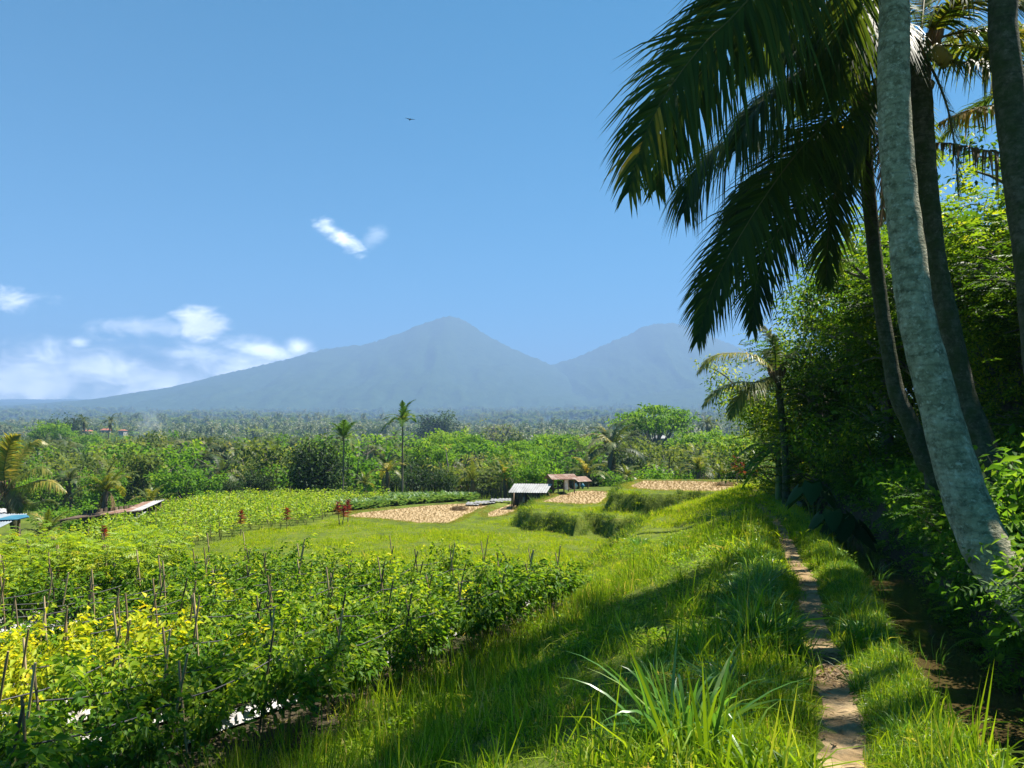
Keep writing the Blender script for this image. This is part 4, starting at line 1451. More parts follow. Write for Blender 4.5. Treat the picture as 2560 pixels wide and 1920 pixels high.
    r = hero_palm('young_coconut_palm', 'large yellow green young coconut palm at the left edge of the picture', None, tr, [.2, .18, .16, .14], M['dark_bark'], fr, [], 2.6)
    r['group'] = 'trees beyond the fields'


build_hero_palms()


# ------------------------------------------------------------------ leafy trees on the right bank
def limb_system(h, spread, nl, seed):
    r = random.Random(seed)
    segs, tips = [], []
    trunk_top = np.array([r.uniform(-.1, .1) * spread, r.uniform(-.1, .1) * spread, h * .45])
    P = spline([np.zeros(3) - np.array([0, 0, .15 * min(h, 2)]), trunk_top * .5 + np.array([r.uniform(-.06, .06) * h, r.uniform(-.06, .06) * h, 0]), trunk_top], 8)
    segs.append((P, np.linspace(.035 * h, .02 * h, 8)))
    for i in range(nl):
        a = i * 2.399 + r.uniform(-.4, .4)
        el = r.uniform(.15, 1.2)
        st = P[r.randint(4, 7)]
        L = r.uniform(.6, 1.0)
        e = np.array([math.cos(a) * spread * L * math.cos(el * .7), math.sin(a) * spread * L * math.cos(el * .7), st[2] + (h - st[2]) * (.25 + .7 * math.sin(el)) * L])
        m = (st + e) / 2 + np.array([r.uniform(-.1, .1), r.uniform(-.1, .1), r.uniform(0, .15)]) * spread
        Q = spline([st, m, e], 7)
        segs.append((Q, np.linspace(.014 * h, .004 * h, 7)))
        tips.append((Q, a))
        for k in range(3):
            b = a + r.uniform(-1.1, 1.1)
            s2 = Q[r.randint(2, 5)]
            e2 = s2 + np.array([math.cos(b), math.sin(b), r.uniform(-.1, .8)]) * spread * r.uniform(.25, .45)
            Q2 = spline([s2, (s2 + e2) / 2 + np.array([0, 0, .05 * spread]), e2], 5)
            segs.append((Q2, np.linspace(.007 * h, .002 * h, 5)))
            tips.append((Q2, b))
    return segs, tips


def trunk_geo(segs, sides=6):
    g = Geo()
    for P, R in segs:
        tube(g, P, R, sides if R[0] > .03 else 4, 0, .5)
    return g


def crown_from_limbs(tips, n_clump, per, leafL, leafW, clump_r, up=.8, flat=.6, spread_along=(.35, 1.05), tint=(.5, .22), droop=.2):
    g = Geo()
    allp = []
    per_tip = max(1, n_clump // len(tips))
    for Q, a in tips:
        for _ in range(per_tip):
            f = RNG.uniform(*spread_along)
            i = min(f, 1) * (len(Q) - 1)
            j = int(min(i, len(Q) - 2))
            c = Q[j] + (Q[j + 1] - Q[j]) * (i - j)
            allp.append(c + RNG.normal(0, clump_r * .8, 3) * np.array([1, 1, flat]))
    C = np.array(allp)
    k = len(C)
    cc = np.repeat(C, per, 0)
    n = len(cc)
    off = rand_dir(n) * (clump_r * RNG.uniform(.2, 1, n) ** .6)[:, None] * np.array([1, 1, flat])
    d = nrm(off + RNG.normal(0, .35, (n, 3)) * clump_r + np.array([0, 0, -.25 * clump_r]))
    nn = nrm(np.array([0, 0, up]) + RNG.normal(0, .45, (n, 3)))
    ct = np.repeat(RNG.normal(tint[0], tint[1], k), per)
    leaves(g, cc + off, d, nn, leafL * RNG.uniform(.65, 1.3, n), leafW * RNG.uniform(.7, 1.2, n), np.clip(ct + RNG.normal(0, .12, n), 0, 1), 0, droop, .15)
    return g


def leaf_sprays(tips, n_spray, leafL, leafW, sprayL, pairs=7, spread_along=(.3, 1.05), jitter=.25, tint=(.45, .2), up=.9):
    """pinnate sprays: paired leaflets along a short arching stalk (feathery foliage)"""
    g = Geo()
    per_tip = max(1, n_spray // len(tips))
    B, Dv = [], []
    for Q, a in tips:
        for _ in range(per_tip):
            f = RNG.uniform(*spread_along)
            i = min(f, 1) * (len(Q) - 1)
            j = int(min(i, len(Q) - 2))
            B.append(Q[j] + (Q[j + 1] - Q[j]) * (i - j) + RNG.normal(0, jitter, 3))
            b = a + RNG.normal(0, 1.0)
            Dv.append((math.cos(b), math.sin(b), RNG.uniform(-.25, .7)))
    B, Dv = np.array(B), nrm(np.array(Dv))
    k = len(B)
    L = sprayL * RNG.uniform(.6, 1.25, k)
    tn = np.clip(RNG.normal(tint[0], tint[1], k), 0, 1)
    sd = nrm(np.cross(Dv, np.array([0, 0, 1.0]) + RNG.normal(0, .25, (k, 3))))
    for q in range(pairs):
        f = (q + .6) / pairs
        p = B + Dv * (L * f)[:, None]
        p[:, 2] -= .35 * L * f * f
        for s in (-1, 1):
            d = nrm(sd * s + Dv * .55 + np.array([0, 0, -.18]) + RNG.normal(0, .12, (k, 3)))
            nn = nrm(np.cross(sd, Dv) * np.sign(np.cross(sd, Dv)[:, 2:3] + 1e-6) + RNG.normal(0, .15, (k, 3)))
            leaves(g, p, d, nn, leafL * RNG.uniform(.75, 1.2, k) * (1 - .35 * abs(f - .4)), leafW, np.clip(tn + RNG.normal(0, .06, k), 0, 1), 0, .12, .1)
    return g


def build_hedge():
    protos = []
    specs = [(6.0, 2.6, 13, 'spray'), (6.0, 2.9, 14, 'clump'), (6.0, 2.6, 12, 'spray'), (6.0, 2.3, 12, 'clump')]
    for i, (h, sp, nl, kind) in enumerate(specs):
        segs, tips = limb_system(h, sp, nl, 40 + i)
        low = [(spline([np.array([0, 0, .4]), np.array([math.cos(a) * sp * .4, math.sin(a) * sp * .4, .9]), np.array([math.cos(a) * sp * .8, math.sin(a) * sp * .8, RNG.uniform(.5, 2.2)])], 6), a) for a in np.arange(0, 6.28, .62)]
        segs += [(q, np.linspace(.03, .01, 6)) for q, _ in low]
        tips = tips + low
        if kind == 'spray':
            g = leaf_sprays(tips, 1900, .125, .05, .48, 7, jitter=.30)
        else:
            g = crown_from_limbs(tips, 900, 26, .115, .06, .40, .8, .75)
        protos.append((trunk_geo(segs).mesh('trunk', M['bark']), g.mesh('crown', M['hedge'])))
    spots = [  # x, y, scale, proto, label
        (11.4, 29.0, 1.28, 1, 'dense dark leafy tree closest to the dry field, overhanging the far path'),
        (10.4, 24.0, 1.12, 0, 'feathery leaved tree behind the young palm over the stream'),
        (9.8, 20.0, 1.10, 3, 'dense leafy tree on the bank under the hanging coconut fronds'),
        (9.6, 16.2, 1.05, 2, 'feathery green tree just left of the slim dark palm'),
        (13.2, 21.5, 1.45, 1, 'tall leafy tree standing behind the slim dark palm trunk'),
        (9.6, 12.4, .78, 0, 'sunlit feathery tree right of the pale leaning trunk'),
        (12.2, 15.5, 1.30, 2, 'tall feathery tree filling the gap between the right hand palms'),
        (11.2, 11.0, 1.02, 3, 'bright leafy tree against the right edge of the picture'),
        (15.5, 26.5, 1.5, 3, 'back row leafy tree seen over the stream bank trees'),
        (14.8, 18.5, 1.55, 1, 'back row tree closing the view behind the mossy palm'),
        (7.9, 9.0, .46, 0, 'small feathery sapling on the bank between the two leaning trunks'),
        (13.0, 34.0, 1.0, 0, 'low feathery tree at the far end of the stream'),
        (9.2, 14.0, .62, 3, 'rounded dark bush below the slim palm on the bank'),
        (10.9, 26.5, .75, 2, 'low feathery bush leaning over the far water')]
    for (x, y, s, p, lab) in spots:
        r = thing('leafy_tree', (x, y, float(height(x, y)) - .1), lab, 'tree', 'leafy trees along the stream bank', RNG.uniform(0, 6.28), s)
        part('trunk', protos[p][0], r)
        part('crown', protos[p][1], r)


build_hedge()


# ------------------------------------------------------------------ chilli plot in the left foreground
DIRV = np.array([.471, .882])
NRMV = np.array([-.882, .471])
P0 = np.array([-2.35, 6.0])


def chilli_plant(h, r, n, L=.085, W=.042):
    g, gs = Geo(), Geo()
    st, allp, alld = [], [], []
    tube(gs, np.array([[0, 0, -.03], [.01, 0, h * .3]]), [.008, .007], 4, 0, .4, False)
    for i in range(12):
        a = i * 2.4 + RNG.uniform(-.3, .3)
        rr = r * RNG.uniform(.35, 1.0)
        hh = h * RNG.uniform(.3, 1.08)
        Q = spline([(0.01, 0, h * .25), (math.cos(a) * rr * .45, math.sin(a) * rr * .45, h * .25 + (hh - h * .25) * .6), (math.cos(a) * rr, math.sin(a) * rr, hh)], 6)
        tube(gs, Q, np.linspace(.006, .002, 6), 3, 0, .5, False)
        st.append(Q)
    for _ in range(n):
        Q = st[RNG.integers(0, len(st))]
        f = RNG.uniform(.2, 1) * 4.99
        j = int(f)
        p = Q[j] + (Q[j + 1] - Q[j]) * (f - j) + RNG.normal(0, .035, 3)
        allp.append(p)
        c = p - np.array([0, 0, h * .45])
        alld.append(c * np.array([1, 1, .35]) + RNG.normal(0, .12, 3) + np.array([0, 0, -.10]))
    p, d = np.array(allp), np.array(alld)
    k = len(p)
    nn = nrm(np.array([0, 0, 1.0]) + RNG.normal(0, .5, (k, 3)))
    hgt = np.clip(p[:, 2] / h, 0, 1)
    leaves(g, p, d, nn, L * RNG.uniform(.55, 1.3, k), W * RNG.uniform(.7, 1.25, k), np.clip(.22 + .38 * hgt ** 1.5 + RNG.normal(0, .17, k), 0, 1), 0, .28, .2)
    return g, gs


def build_chilli():
    protos = {}
    for key, n in (('chili', 5), ('chili_yellow', 3)):
        protos[key] = []
        for i in range(n):
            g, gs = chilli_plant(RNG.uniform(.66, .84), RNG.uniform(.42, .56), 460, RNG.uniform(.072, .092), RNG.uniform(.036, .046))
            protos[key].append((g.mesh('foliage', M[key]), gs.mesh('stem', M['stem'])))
    ordn = ['first', 'second', 'third', 'fourth', 'fifth', 'sixth', 'seventh', 'eighth', 'ninth', 'tenth', 'eleventh', 'twelfth', 'thirteenth', 'fourteenth', 'fifteenth', 'sixteenth', 'seventeenth']
    stakes, mul = [], 0
    st_mesh = []
    for i in range(4):
        g = Geo()
        L = (.98, 1.1, 1.22, 1.05)[i]
        z = np.linspace(0, L, 9)
        rr = .0095 * (1 + .18 * (np.arange(9) % 2))
        tube(g, np.stack([.012 * np.sin(z * 3 + i), .01 * np.cos(z * 2.3 + i), z], 1), rr, 6)
        st_mesh.append(g.mesh('bamboo_stake', M['bamboo'] if i < 3 else M['dark_bamboo']))
    ordl = ordn + 'eighteenth nineteenth twentieth twenty-first twenty-second twenty-third twenty-fourth twenty-fifth twenty-sixth twenty-seventh twenty-eighth twenty-ninth thirtieth thirty-first thirty-second thirty-third thirty-fourth thirty-fifth thirty-sixth thirty-seventh thirty-eighth thirty-ninth fortieth'.split()
    for r in range(16):
        npl = 0
        off = .42 + r * .80
        s_end = 13
        o = P0 + NRMV * off
        # mulch sheet under each row
        ss = np.arange(-5, s_end, .3)
        pts = o[None] + ss[:, None] * DIRV[None]
        ok = (sdist(pts[:, 0], pts[:, 1], PLOT) > .2) & (pts[:, 1] > 2.6) & in_view(pts[:, 0], pts[:, 1], -1.0, 160, 500)
        if ok.sum() < 3 or r == 0:
            pts = None
        else:
            pts = pts[ok]
        if pts is not None:
            cross = np.linspace(-.17, .17, 5)
            rows = []
            for c in cross:
                q = pts + NRMV * c
                rows.append(np.stack([q[:, 0], q[:, 1], height(q[:, 0], q[:, 1]) + .03 + .10 * (1 - (c / .17) ** 2) + .012 * fbm(q[:, 0] * 4, q[:, 1] * 4, 2)], 1))
            V = np.stack(rows, 1).reshape(-1, 3)
            i = np.arange(len(pts) - 1)[:, None] * 5 + np.arange(4)[None, :]
            g = Geo()
            g.add(V, np.stack([i, i + 5, i + 6, i + 1], -1).reshape(-1, 4))
            tag(g.obj('mulch_sheet', M['mulch']), 'silver plastic sheet under the %s chilli row from the grass' % ordn[r], 'plastic sheet', 'plastic mulch sheets under the chilli rows')
        # plants
        s = -5.0 + RNG.uniform(0, .4)
        tops = []
        while s < s_end:
            s += RNG.uniform(.34, .44)
            p = o + DIRV * s + RNG.normal(0, .06, 2)
            z = float(height(p[0], p[1]))
            if sdist(p[0], p[1], PLOT) < .1 or p[1] < 3.2 or not in_view(p[0], p[1], z + .7, 60, 220):
                continue
            if math.hypot((p[0] + 7.2) / 1.5, (p[1] - 11.2) / 1.2) < 1:      # weedy gap
                continue
            yv = math.hypot((p[0] + 5.2) / 1.7, (p[1] - 8.0) / 1.8) + RNG.normal(0, .32)
            key = 'chili_yellow' if (yv < .85 or RNG.random() < .03) else 'chili'
            pl = protos[key]
            lab = ('yellow leaved chilli plant, %s from the near end of the %s row from the grass' if key == 'chili_yellow' else 'bushy green chilli plant, %s from the near end of the %s row from the grass') % (ordl[min(npl, 39)], ordn[r])
            npl += 1
            k = RNG.uniform(.82, 1.18)
            fo, sm = pl[RNG.integers(0, len(pl))]
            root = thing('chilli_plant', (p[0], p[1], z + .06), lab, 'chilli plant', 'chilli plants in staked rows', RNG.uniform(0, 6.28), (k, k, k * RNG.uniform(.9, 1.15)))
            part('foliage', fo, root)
            part('stem', sm, root)
        # crossed bamboo stakes and a strip of black twine on each row
        knots = []
        s = -5.0 + RNG.uniform(0, 1)
        while s < s_end:
            s += RNG.uniform(.85, 1.3)
            p = o + DIRV * s
            if sdist(p[0], p[1], PLOT) < 0 or p[1] < 3.6:
                continue
            z = float(height(p[0], p[1]))
            if not in_view(p[0], p[1], z + .9, 30, 60):
                continue
            hk = RNG.uniform(.62, .76)
            knots.append((p[0], p[1], z + hk))
            for sg in (-1, 1):
                if sg == 1 and RNG.random() < .15:
                    continue
                m = link('bamboo_stake', st_mesh[RNG.integers(0, 4)], None)
                lean = RNG.uniform(.16, .28) * sg
                # stakes cross at the knot, spreading across the row
                foot = np.array([p[0], p[1]]) - NRMV * math.tan(lean) * hk + DIRV * .025 * sg
                m.location = (foot[0], foot[1], z)
                m.rotation_mode = 'QUATERNION'
                m.rotation_quaternion = Vector((NRMV[0] * math.sin(lean), NRMV[1] * math.sin(lean), math.cos(lean))).to_track_quat('Z', 'Y')
                tag(m, 'bamboo stake leaning %s at the %s knot of the %s twine from the grass' % ('left' if sg > 0 else 'right', ordl[len(knots) - 1], ordn[r]), 'stake', 'bamboo stakes in the chilli plot')
        if len(knots) > 1:
            P = []
            for a, b in zip(knots[:-1], knots[1:]):
                a, b = np.array(a), np.array(b)
                for f in (0, .33, .66):
                    q = a + (b - a) * f
                    q[2] -= .045 * f * (1 - f) * 4
                    P.append(q)
            P.append(np.array(knots[-1]))
            g = Geo()
            tube(g, np.array(P), .0075, 4)
            tag(g.obj('twine', M['rope']), 'black twine strung along the %s chilli row from the grass' % ordn[r], 'twine', 'twine lines in the chilli plot')
    V = [tuft(22, .14, .2, .07, .009, .8, .5, .1, .8, 3, .12) for _ in range(4)]
    x, y = wedge(3, 16, 9)
    k = (sdist(x, y, PLOT) > -.1)
    place_grass('weeds', V, M['grass'], x[k], y[k], .5, 1.1, 'weedy grass on the ground between the chilli rows')
    # dry grass in the weedy gap
    V = [tuft(30, .15, .34, .1, .009, 1.0, .6, .6, 1.0, 3, .6) for _ in range(3)]
    n = 60
    x, y = RNG.normal(-7.2, .7, n), RNG.normal(11.2, .55, n)
    place_grass('dry_grass', V, M['bund'], x, y, .7, 1.2, 'clump of dead brown grass among the chilli rows')


build_chilli()


def build_left_bushes():
    """feathery yellow green bushes beyond the far left end of the plot, and the far chilli field"""
    protos = []
    for i in range(4):
        h = RNG.uniform(1.0, 1.3)
        segs, tips = [], []
        for k in range(9):
            a = k * 2.4
            rr = RNG.uniform(.2, .65)
            Q = spline([(0, 0, -.1), (math.cos(a) * rr * .4, math.sin(a) * rr * .4, h * .5), (math.cos(a) * rr, math.sin(a) * rr, h * RNG.uniform(.75, 1.05))], 6)
            segs.append((Q, np.linspace(.012, .003, 6)))
            tips.append((Q, a))
        g = leaf_sprays(tips, 190, .085, .028, .22, 6, jitter=.09, tint=(.45, .2))
        t = Geo()
        for P, R in segs:
            tube(t, P, R, 4, 0, .5, False)
        protos.append((t.mesh('stem', M['stem']), g.mesh('foliage', M['bean'])))
    n = 0
    spots = []
    for _ in range(900):
        x, y = RNG.uniform(-17, -6.5), RNG.uniform(13.5, 24)
        u, v = to_px(x, y, float(height(x, y)) + 1.0)
        if not (-40 < u < 175) or v < 529:
            continue
        if u > 30 + (570 - v) * 2.6 and y > 16:
            continue
        if any((x - a) ** 2 + (y - b) ** 2 < .75 ** 2 for a, b in spots):
            continue
        spots.append((x, y))
    for x, y in spots:
        p = protos[RNG.integers(0, 4)]
        r = thing('feathery_bush', (x, y, float(height(x, y))), 'bright feathery yellow green bush in the thicket at the far left of the chilli plot', 'bush', 'feathery bushes at the far left', RNG.uniform(0, 6.28), RNG.uniform(.75, 1.2))
        part('stem', p[0], r)
        part('foliage', p[1], r)
    # far chilli field in rows on grey plastic
    V = []
    for i in range(4):
        g = Geo()
        h = .85
        k = 50
        pos = np.stack([RNG.normal(0, .2, k), RNG.normal(0, .2, k), h * RNG.uniform(.35, 1.0, k)], 1)
        d = pos * np.array([1, 1, .2]) + RNG.normal(0, .1, (k, 3))
        leaves(g, pos, d, rand_dir(k, 1.0), RNG.uniform(.11, .2, k), RNG.uniform(.07, .11, k), np.clip(RNG.normal(.5, .2, k), 0, 1), 0, .25, .2)
        for a in range(3):
            tube(g, np.array([[0, 0, -.05], [math.cos(a * 2) * .12, math.sin(a * 2) * .12, h * .9]]), [.012, .006], 3, 1, .6, False)
        if i < 2:
            tube(g, np.array([[.1, .05, 0], [.16, .02, h * 1.25]]), [.012, .010], 4, 2, .5)
        V.append(g)
    pts = []
    rowdir = nrm(np.array([[.93, .37]]))[0]
    rn = np.array([-rowdir[1], rowdir[0]])
    lo = FIELD_F.min(0)
    g = Geo()
    for k in np.arange(-60, 60):
        o = np.array([-14, 44.0]) + rn * k * 1.15
        s = np.arange(-45, 45, .5)
        q = o + s[:, None] * rowdir
        ok = in_poly(q[:, 0], q[:, 1], FIELD_F) & (q[:, 0] > -40)
        ok &= ~((q[:, 1] > 46) & (q[:, 0] > -9.5))
        q = q[ok]
        if len(q) < 3:
            continue
        pts.append(q + RNG.normal(0, .07, q.shape))
    P = np.concatenate(pts)
    z = height(P[:, 0], P[:, 1])
    n = len(P)
    s = RNG.uniform(.75, 1.15, n)
    scatter('chilli_crop', V, [M['far_chili'], M['stem'], M['bamboo']], np.column_stack([P, z]), rots(n, .06), np.stack([s, s, s * RNG.uniform(.85, 1.1, n)], 1), RNG.integers(0, 4, n), 'far field of staked chilli plants in rows behind the lawn')
    # low blue green crop behind the wide tan field
    V = []
    for i in range(3):
        g = Geo()
        k = 16
        a = RNG.uniform(0, 6.28, k)
        d = np.stack([np.cos(a), np.sin(a), RNG.uniform(.3, 1.3, k)], 1)
        leaves(g, d * .05, d, np.stack([-np.cos(a) * .6, -np.sin(a) * .6, np.ones(k)], 1), RNG.uniform(.25, .42, k), RNG.uniform(.12, .2, k), RNG.uniform(.2, .9, k), 0, .25, .2)
        V.append(g)
    A = poly(C2, Z0, [(640, 1105), (900, 1082), (1300, 1040), (1800, 1012), (1900, 990), (1750, 955), (1200, 965), (800, 1000), (700, 1030)])
    x, y = RNG.uniform(A[:, 0].min(), A[:, 0].max(), 9000), RNG.uniform(A[:, 1].min(), A[:, 1].max(), 9000)
    k = in_poly(x, y, A)
    x, y = x[k], y[k]
    place_grass('leafy_crop', V, M['cabbage'], x, y, .9, 1.7, 'low blue green vegetable crop behind the wide tan field')
    # maize-like weeds further right, at the foot of the trees
    V = [tuft(14, .2, .8, .2, .05, .9, .45, .3, .9, 3, .05) for _ in range(3)]
    B = poly(C2, Z0, [(1200, 985), (1500, 970), (1900, 950), (2300, 950), (2500, 900), (1800, 905), (1250, 930)])
    x, y = RNG.uniform(B[:, 0].min(), B[:, 0].max(), 2500), RNG.uniform(B[:, 1].min(), B[:, 1].max(), 2500)
    k = in_poly(x, y, B)
    place_grass('tall_crop', V, M['far_chili'], x[k], y[k], .8, 1.3, 'tall leafy crop at the foot of the valley trees')


build_left_bushes()


# ------------------------------------------------------------------ long grass clumps by the path, taro leaves
def build_clumps():
    def clump(n, L, W, r, bend):
        g = Geo()
        a = RNG.uniform(0, 6.28, n)
        q = r * np.sqrt(RNG.uniform(0, 1, n))
        ln = RNG.uniform(.05, .75, n)
        b = a + RNG.normal(0, .5, n)
        d = np.stack([np.cos(b) * ln, np.sin(b) * ln, np.ones(n)], 1)
        blades(g, np.stack([q * np.cos(a), q * np.sin(a), np.full(n, -.02)], 1), d, L * RNG.uniform(.55, 1.15, n), W * RNG.uniform(.7, 1.3, n), RNG.uniform(.4, 1.25, n), np.clip(RNG.normal(.45, .22, n), 0, 1), 0, 6)
        return g
    pro = [clump(80, .80, .024, .18, .9).mesh('long_grass_clump', M['reed']), clump(110, .62, .015, .22, .9).mesh('long_grass_clump', M['reed']), clump(60, .66, .012, .13, .8).mesh('long_grass_clump', M['reed'])]
    spots = [(682, 745, 0, 1.0, 'broad bladed grass clump nearest the camera, left of the path'), (620, 748, 2, .6, 'small grass clump at the bottom edge beside the broad bladed one'),
             (735, 690, 1, .75, 'long grass clump left of the path behind the nearest broad one'), (760, 640, 1, .95, 'large arching grass clump beside the middle of the path'), (748, 596, 1, .85, 'long grass clump left of the path at the shadow edge'),
             (722, 655, 2, .8, 'thin bladed grass clump left of the large arching one'), (752, 568, 2, .85, 'tall arching grass clump furthest along the path'), (628, 640, 2, .7, 'lone arching grass clump in the sunlit lawn'),
             (845, 615, 2, .8, 'grass clump right of the path at the water edge'), (868, 640, 1, .65, 'tall grass clump right of the path over the water'), (862, 690, 2, .55, 'low grass clump between path and stream'),
             (640, 545, 1, .85, 'bushy grass clump at the top of the slope above the lawn'), (672, 548, 1, .8, 'grass clump on the slope in the shade right of the lawn'), (905, 735, 2, .5, 'grass clump on the near water edge'), (778, 700, 2, .5, 'grass clump overhanging the left edge of the path')]
    for (u, v, k, s, lab) in spots:
        p = at_z(u, v, 0)
        for _ in range(12):
            p = at_z(u, v, float(height(p[0], p[1])))
        m = link('long_grass_clump', pro[k], None, (p[0], p[1], float(height(p[0], p[1]))))
        m.rotation_euler = (0, 0, RNG.uniform(0, 6.28))
        m.scale = (s, s, s)
        tag(m, lab, 'grass clump', 'long grass clumps beside the path')
    for i in range(34):
        y = RNG.uniform(4.2, 12.5)
        x = xp(y) - (.32 + abs(RNG.normal(0, .42)))
        m = link('long_grass_clump', pro[1 + i % 2], None, (x, y, float(height(x, y))))
        k = RNG.uniform(.45, .85)
        m.rotation_euler = (0, 0, RNG.uniform(0, 6.28))
        m.scale = (k, k, k)
        far = y > 8.5
        tag(m, 'arching grass clump in the fringe left of the path, %s' % ('far part by the shadow' if far else 'near part below the shadow'), 'grass clump', 'grass clumps fringing the path')
    # grass arching from the bank over the water
    for (u, v, y, s, k, lab) in [(925, 512, 7.2, .9, 2, 'grass clump arching from the bank over the dark water'), (868, 478, 12.0, 1.1, 1, 'grass clump hanging from the shaded bank'), (985, 470, 9.0, .9, 1, 'sunlit grass clump beside the mossy palm foot'), (1010, 455, 8.6, .9, 2, 'sunlit grass clump at the right edge of the bank')]:
        p = at_y(u, v, y)
        m = link('long_grass_clump', pro[k], None, (p[0], p[1], float(height(p[0], p[1]))))
        m.rotation_euler = (0, -.5, 0)
        m.scale = (s, s, s)
        tag(m, lab, 'grass clump', 'long grass clumps on the bank')
    # taro: big drooping arrow leaves in the shade
    lf = Geo()
    a = np.linspace(-1, 1, 9)
    V = [(0, 0, 0)]
    out = [(0, -.05), (.17, -.18), (.22, 0), (.17, .2), (.08, .38), (0, .5), (-.08, .38), (-.17, .2), (-.22, 0), (-.17, -.18)]
    V = np.array([(0, .05, .02)] + [(x, y, -.25 * y * y - .25 * abs(x)) for x, y in out])
    lf.add(V, [[0, i, i % 10 + 1] for i in range(1, 11)], .5)
    lme = lf.mesh('leaf', M['taro'])
    for (u, v, y, s, lab) in [(812, 462, 16.5, .95, 'dark taro plant with big leaves hanging from the shaded bank'), (842, 445, 14.5, .9, 'dark taro plant higher on the shaded bank'), (832, 478, 14.5, .8, 'dark taro plant lowest on the bank near the water')]:
        p = at_y(u, v, y)
        z = float(height(p[0], p[1]))
        r = thing('taro_plant', (p[0], p[1], z), lab, 'plant', 'taro plants on the bank', 0, s)
        for i in range(6):
            an = i * 1.05 + 2.2
            g = Geo()
            e = np.array([math.cos(an) * .4, math.sin(an) * .4, .75 + .1 * (i % 3)])
            tube(g, spline([(0, 0, -.1), e * np.array([.4, .4, .7]), e], 6), np.linspace(.016, .008, 6), 4)
            part('stalk', g.mesh('stalk', M['stem']), r)
            part('leaf', lme, r, e, (-.9, RNG.normal(0, .2), an - math.pi / 2))


def build_bank_shrubs():
    pro = []
    for i in range(3):
        segs, tips = [], []
        for k in range(12):
            a = k * 2.4
            rr = RNG.uniform(.3, .8)
            Q = spline([(0, 0, -.1), (math.cos(a) * rr * .5, math.sin(a) * rr * .5, RNG.uniform(.3, .6)), (math.cos(a) * rr, math.sin(a) * rr, RNG.uniform(.15, .95))], 6)
            segs.append((Q, np.linspace(.014, .004, 6)))
            tips.append((Q, a))
        t = Geo()
        for P, R in segs:
            tube(t, P, R, 4, 0, .5, False)
        if i == 0:
            g = leaf_sprays(tips, 260, .085, .022, .36, 9, jitter=.07, tint=(.35, .2))
        else:
            g = crown_from_limbs(tips, 110, 9, .12 if i == 1 else .085, .065 if i == 1 else .05, .16, .8, .8, (.3, 1.05), (.45, .22))
        pro.append((t.mesh('stem', M['twig']), g.mesh('foliage', M['vine'])))
    spots = [(1040, 690, 4.9, .9, 1, 'leafy vine shrub at the right edge below the leaning pale trunk'), (1015, 700, 5.0, .9, 0, 'dark fern bush in the bottom right corner above the water'), (985, 610, 6.4, .8, 2, 'small leaved shrub between the leaning trunk and the water'),
             (1030, 520, 7.6, .95, 1, 'bright leaved shrub right of the leaning trunk'), (960, 560, 7.6, .8, 1, 'shrub left of the leaning trunk foot over the dark water'), (925, 520, 9.0, .9, 2, 'shaded shrub on the bank under the slim dark palm'),
             (900, 500, 10.5, 1.0, 0, 'fern bush on the bank in deep shade'), (1000, 450, 8.2, 1.0, 1, 'sunlit vine shrub between the two nearest trunks'), (880, 490, 12.5, 1.1, 2, 'rounded shrub hanging over the middle of the stream'), (1035, 610, 6.0, .9, 2, 'leafy shrub at the right edge under the trunk'),
             (855, 492, 14.5, 1.1, 1, 'broad leaved shrub on the bank near the taro plants'), (815, 494, 20.5, 1.25, 0, 'bright grassy fern bush where the stream bends'), (806, 496, 23.5, 1.2, 2, 'sunlit bush on the far bank of the bend')]
    for (u, v, y, s, k, lab) in spots:
        p = at_y(u, v, y)
        x = max(p[0], float(xsr(y)) + .45 * s)
        r = thing('bank_shrub', (x, y, float(height(x, y)) - .05), lab, 'shrub', 'shrubs on the stream bank', RNG.uniform(0, 6.28), s)
        part('stem', pro[k][0], r)
        part('foliage', pro[k][1], r)


build_clumps()
build_bank_shrubs()


# ------------------------------------------------------------------ valley trees
def broad_tree(h, sp, nl, seed, n_clump, per, L, W, cr, mat, flat=.7, bark='bark', umbrella=False, tint=(.45, .22)):
    segs, tips = limb_system(h, sp, nl, seed)
    if umbrella:
        r = random.Random(seed)
        segs, tips = [], []
        P = spline([(0, 0, -.3), (.03 * h, 0, h * .35), (0, .02 * h, h * .62)], 8)
        segs.append((P, np.linspace(.022 * h, .013 * h, 8)))
        for i in range(nl):
            a = i * 2.399
            rr = sp * math.sqrt((i + .6) / nl)
            e = np.array([math.cos(a) * rr, math.sin(a) * rr, h * (1 - .16 * (rr / sp) ** 2) + r.uniform(-.06, .04) * h])
            Q = spline([P[r.randint(3, 7)], (P[6] + e) / 2 + np.array([0, 0, -.04 * h]), e], 7)
            segs.append((Q, np.linspace(.009 * h, .003 * h, 7)))
            tips.append((Q, a))
        g = crown_from_limbs(tips, n_clump, per, L, W, cr, 1.2, .35, (.72, 1.12), tint)
    else:
        low = [(spline([(0, 0, h * .2), (math.cos(a) * sp * .4, math.sin(a) * sp * .4, h * .3), (math.cos(a) * sp * .75, math.sin(a) * sp * .75, h * RNG.uniform(.25, .5))], 5), a) for a in np.arange(0, 6.28, .9)]
        tips = tips + low
        g = crown_from_limbs(tips, n_clump, per, L, W, cr, .8, flat, (.35, 1.05), tint)
    return trunk_geo(segs, 5), g, mat, bark


TREE = {}


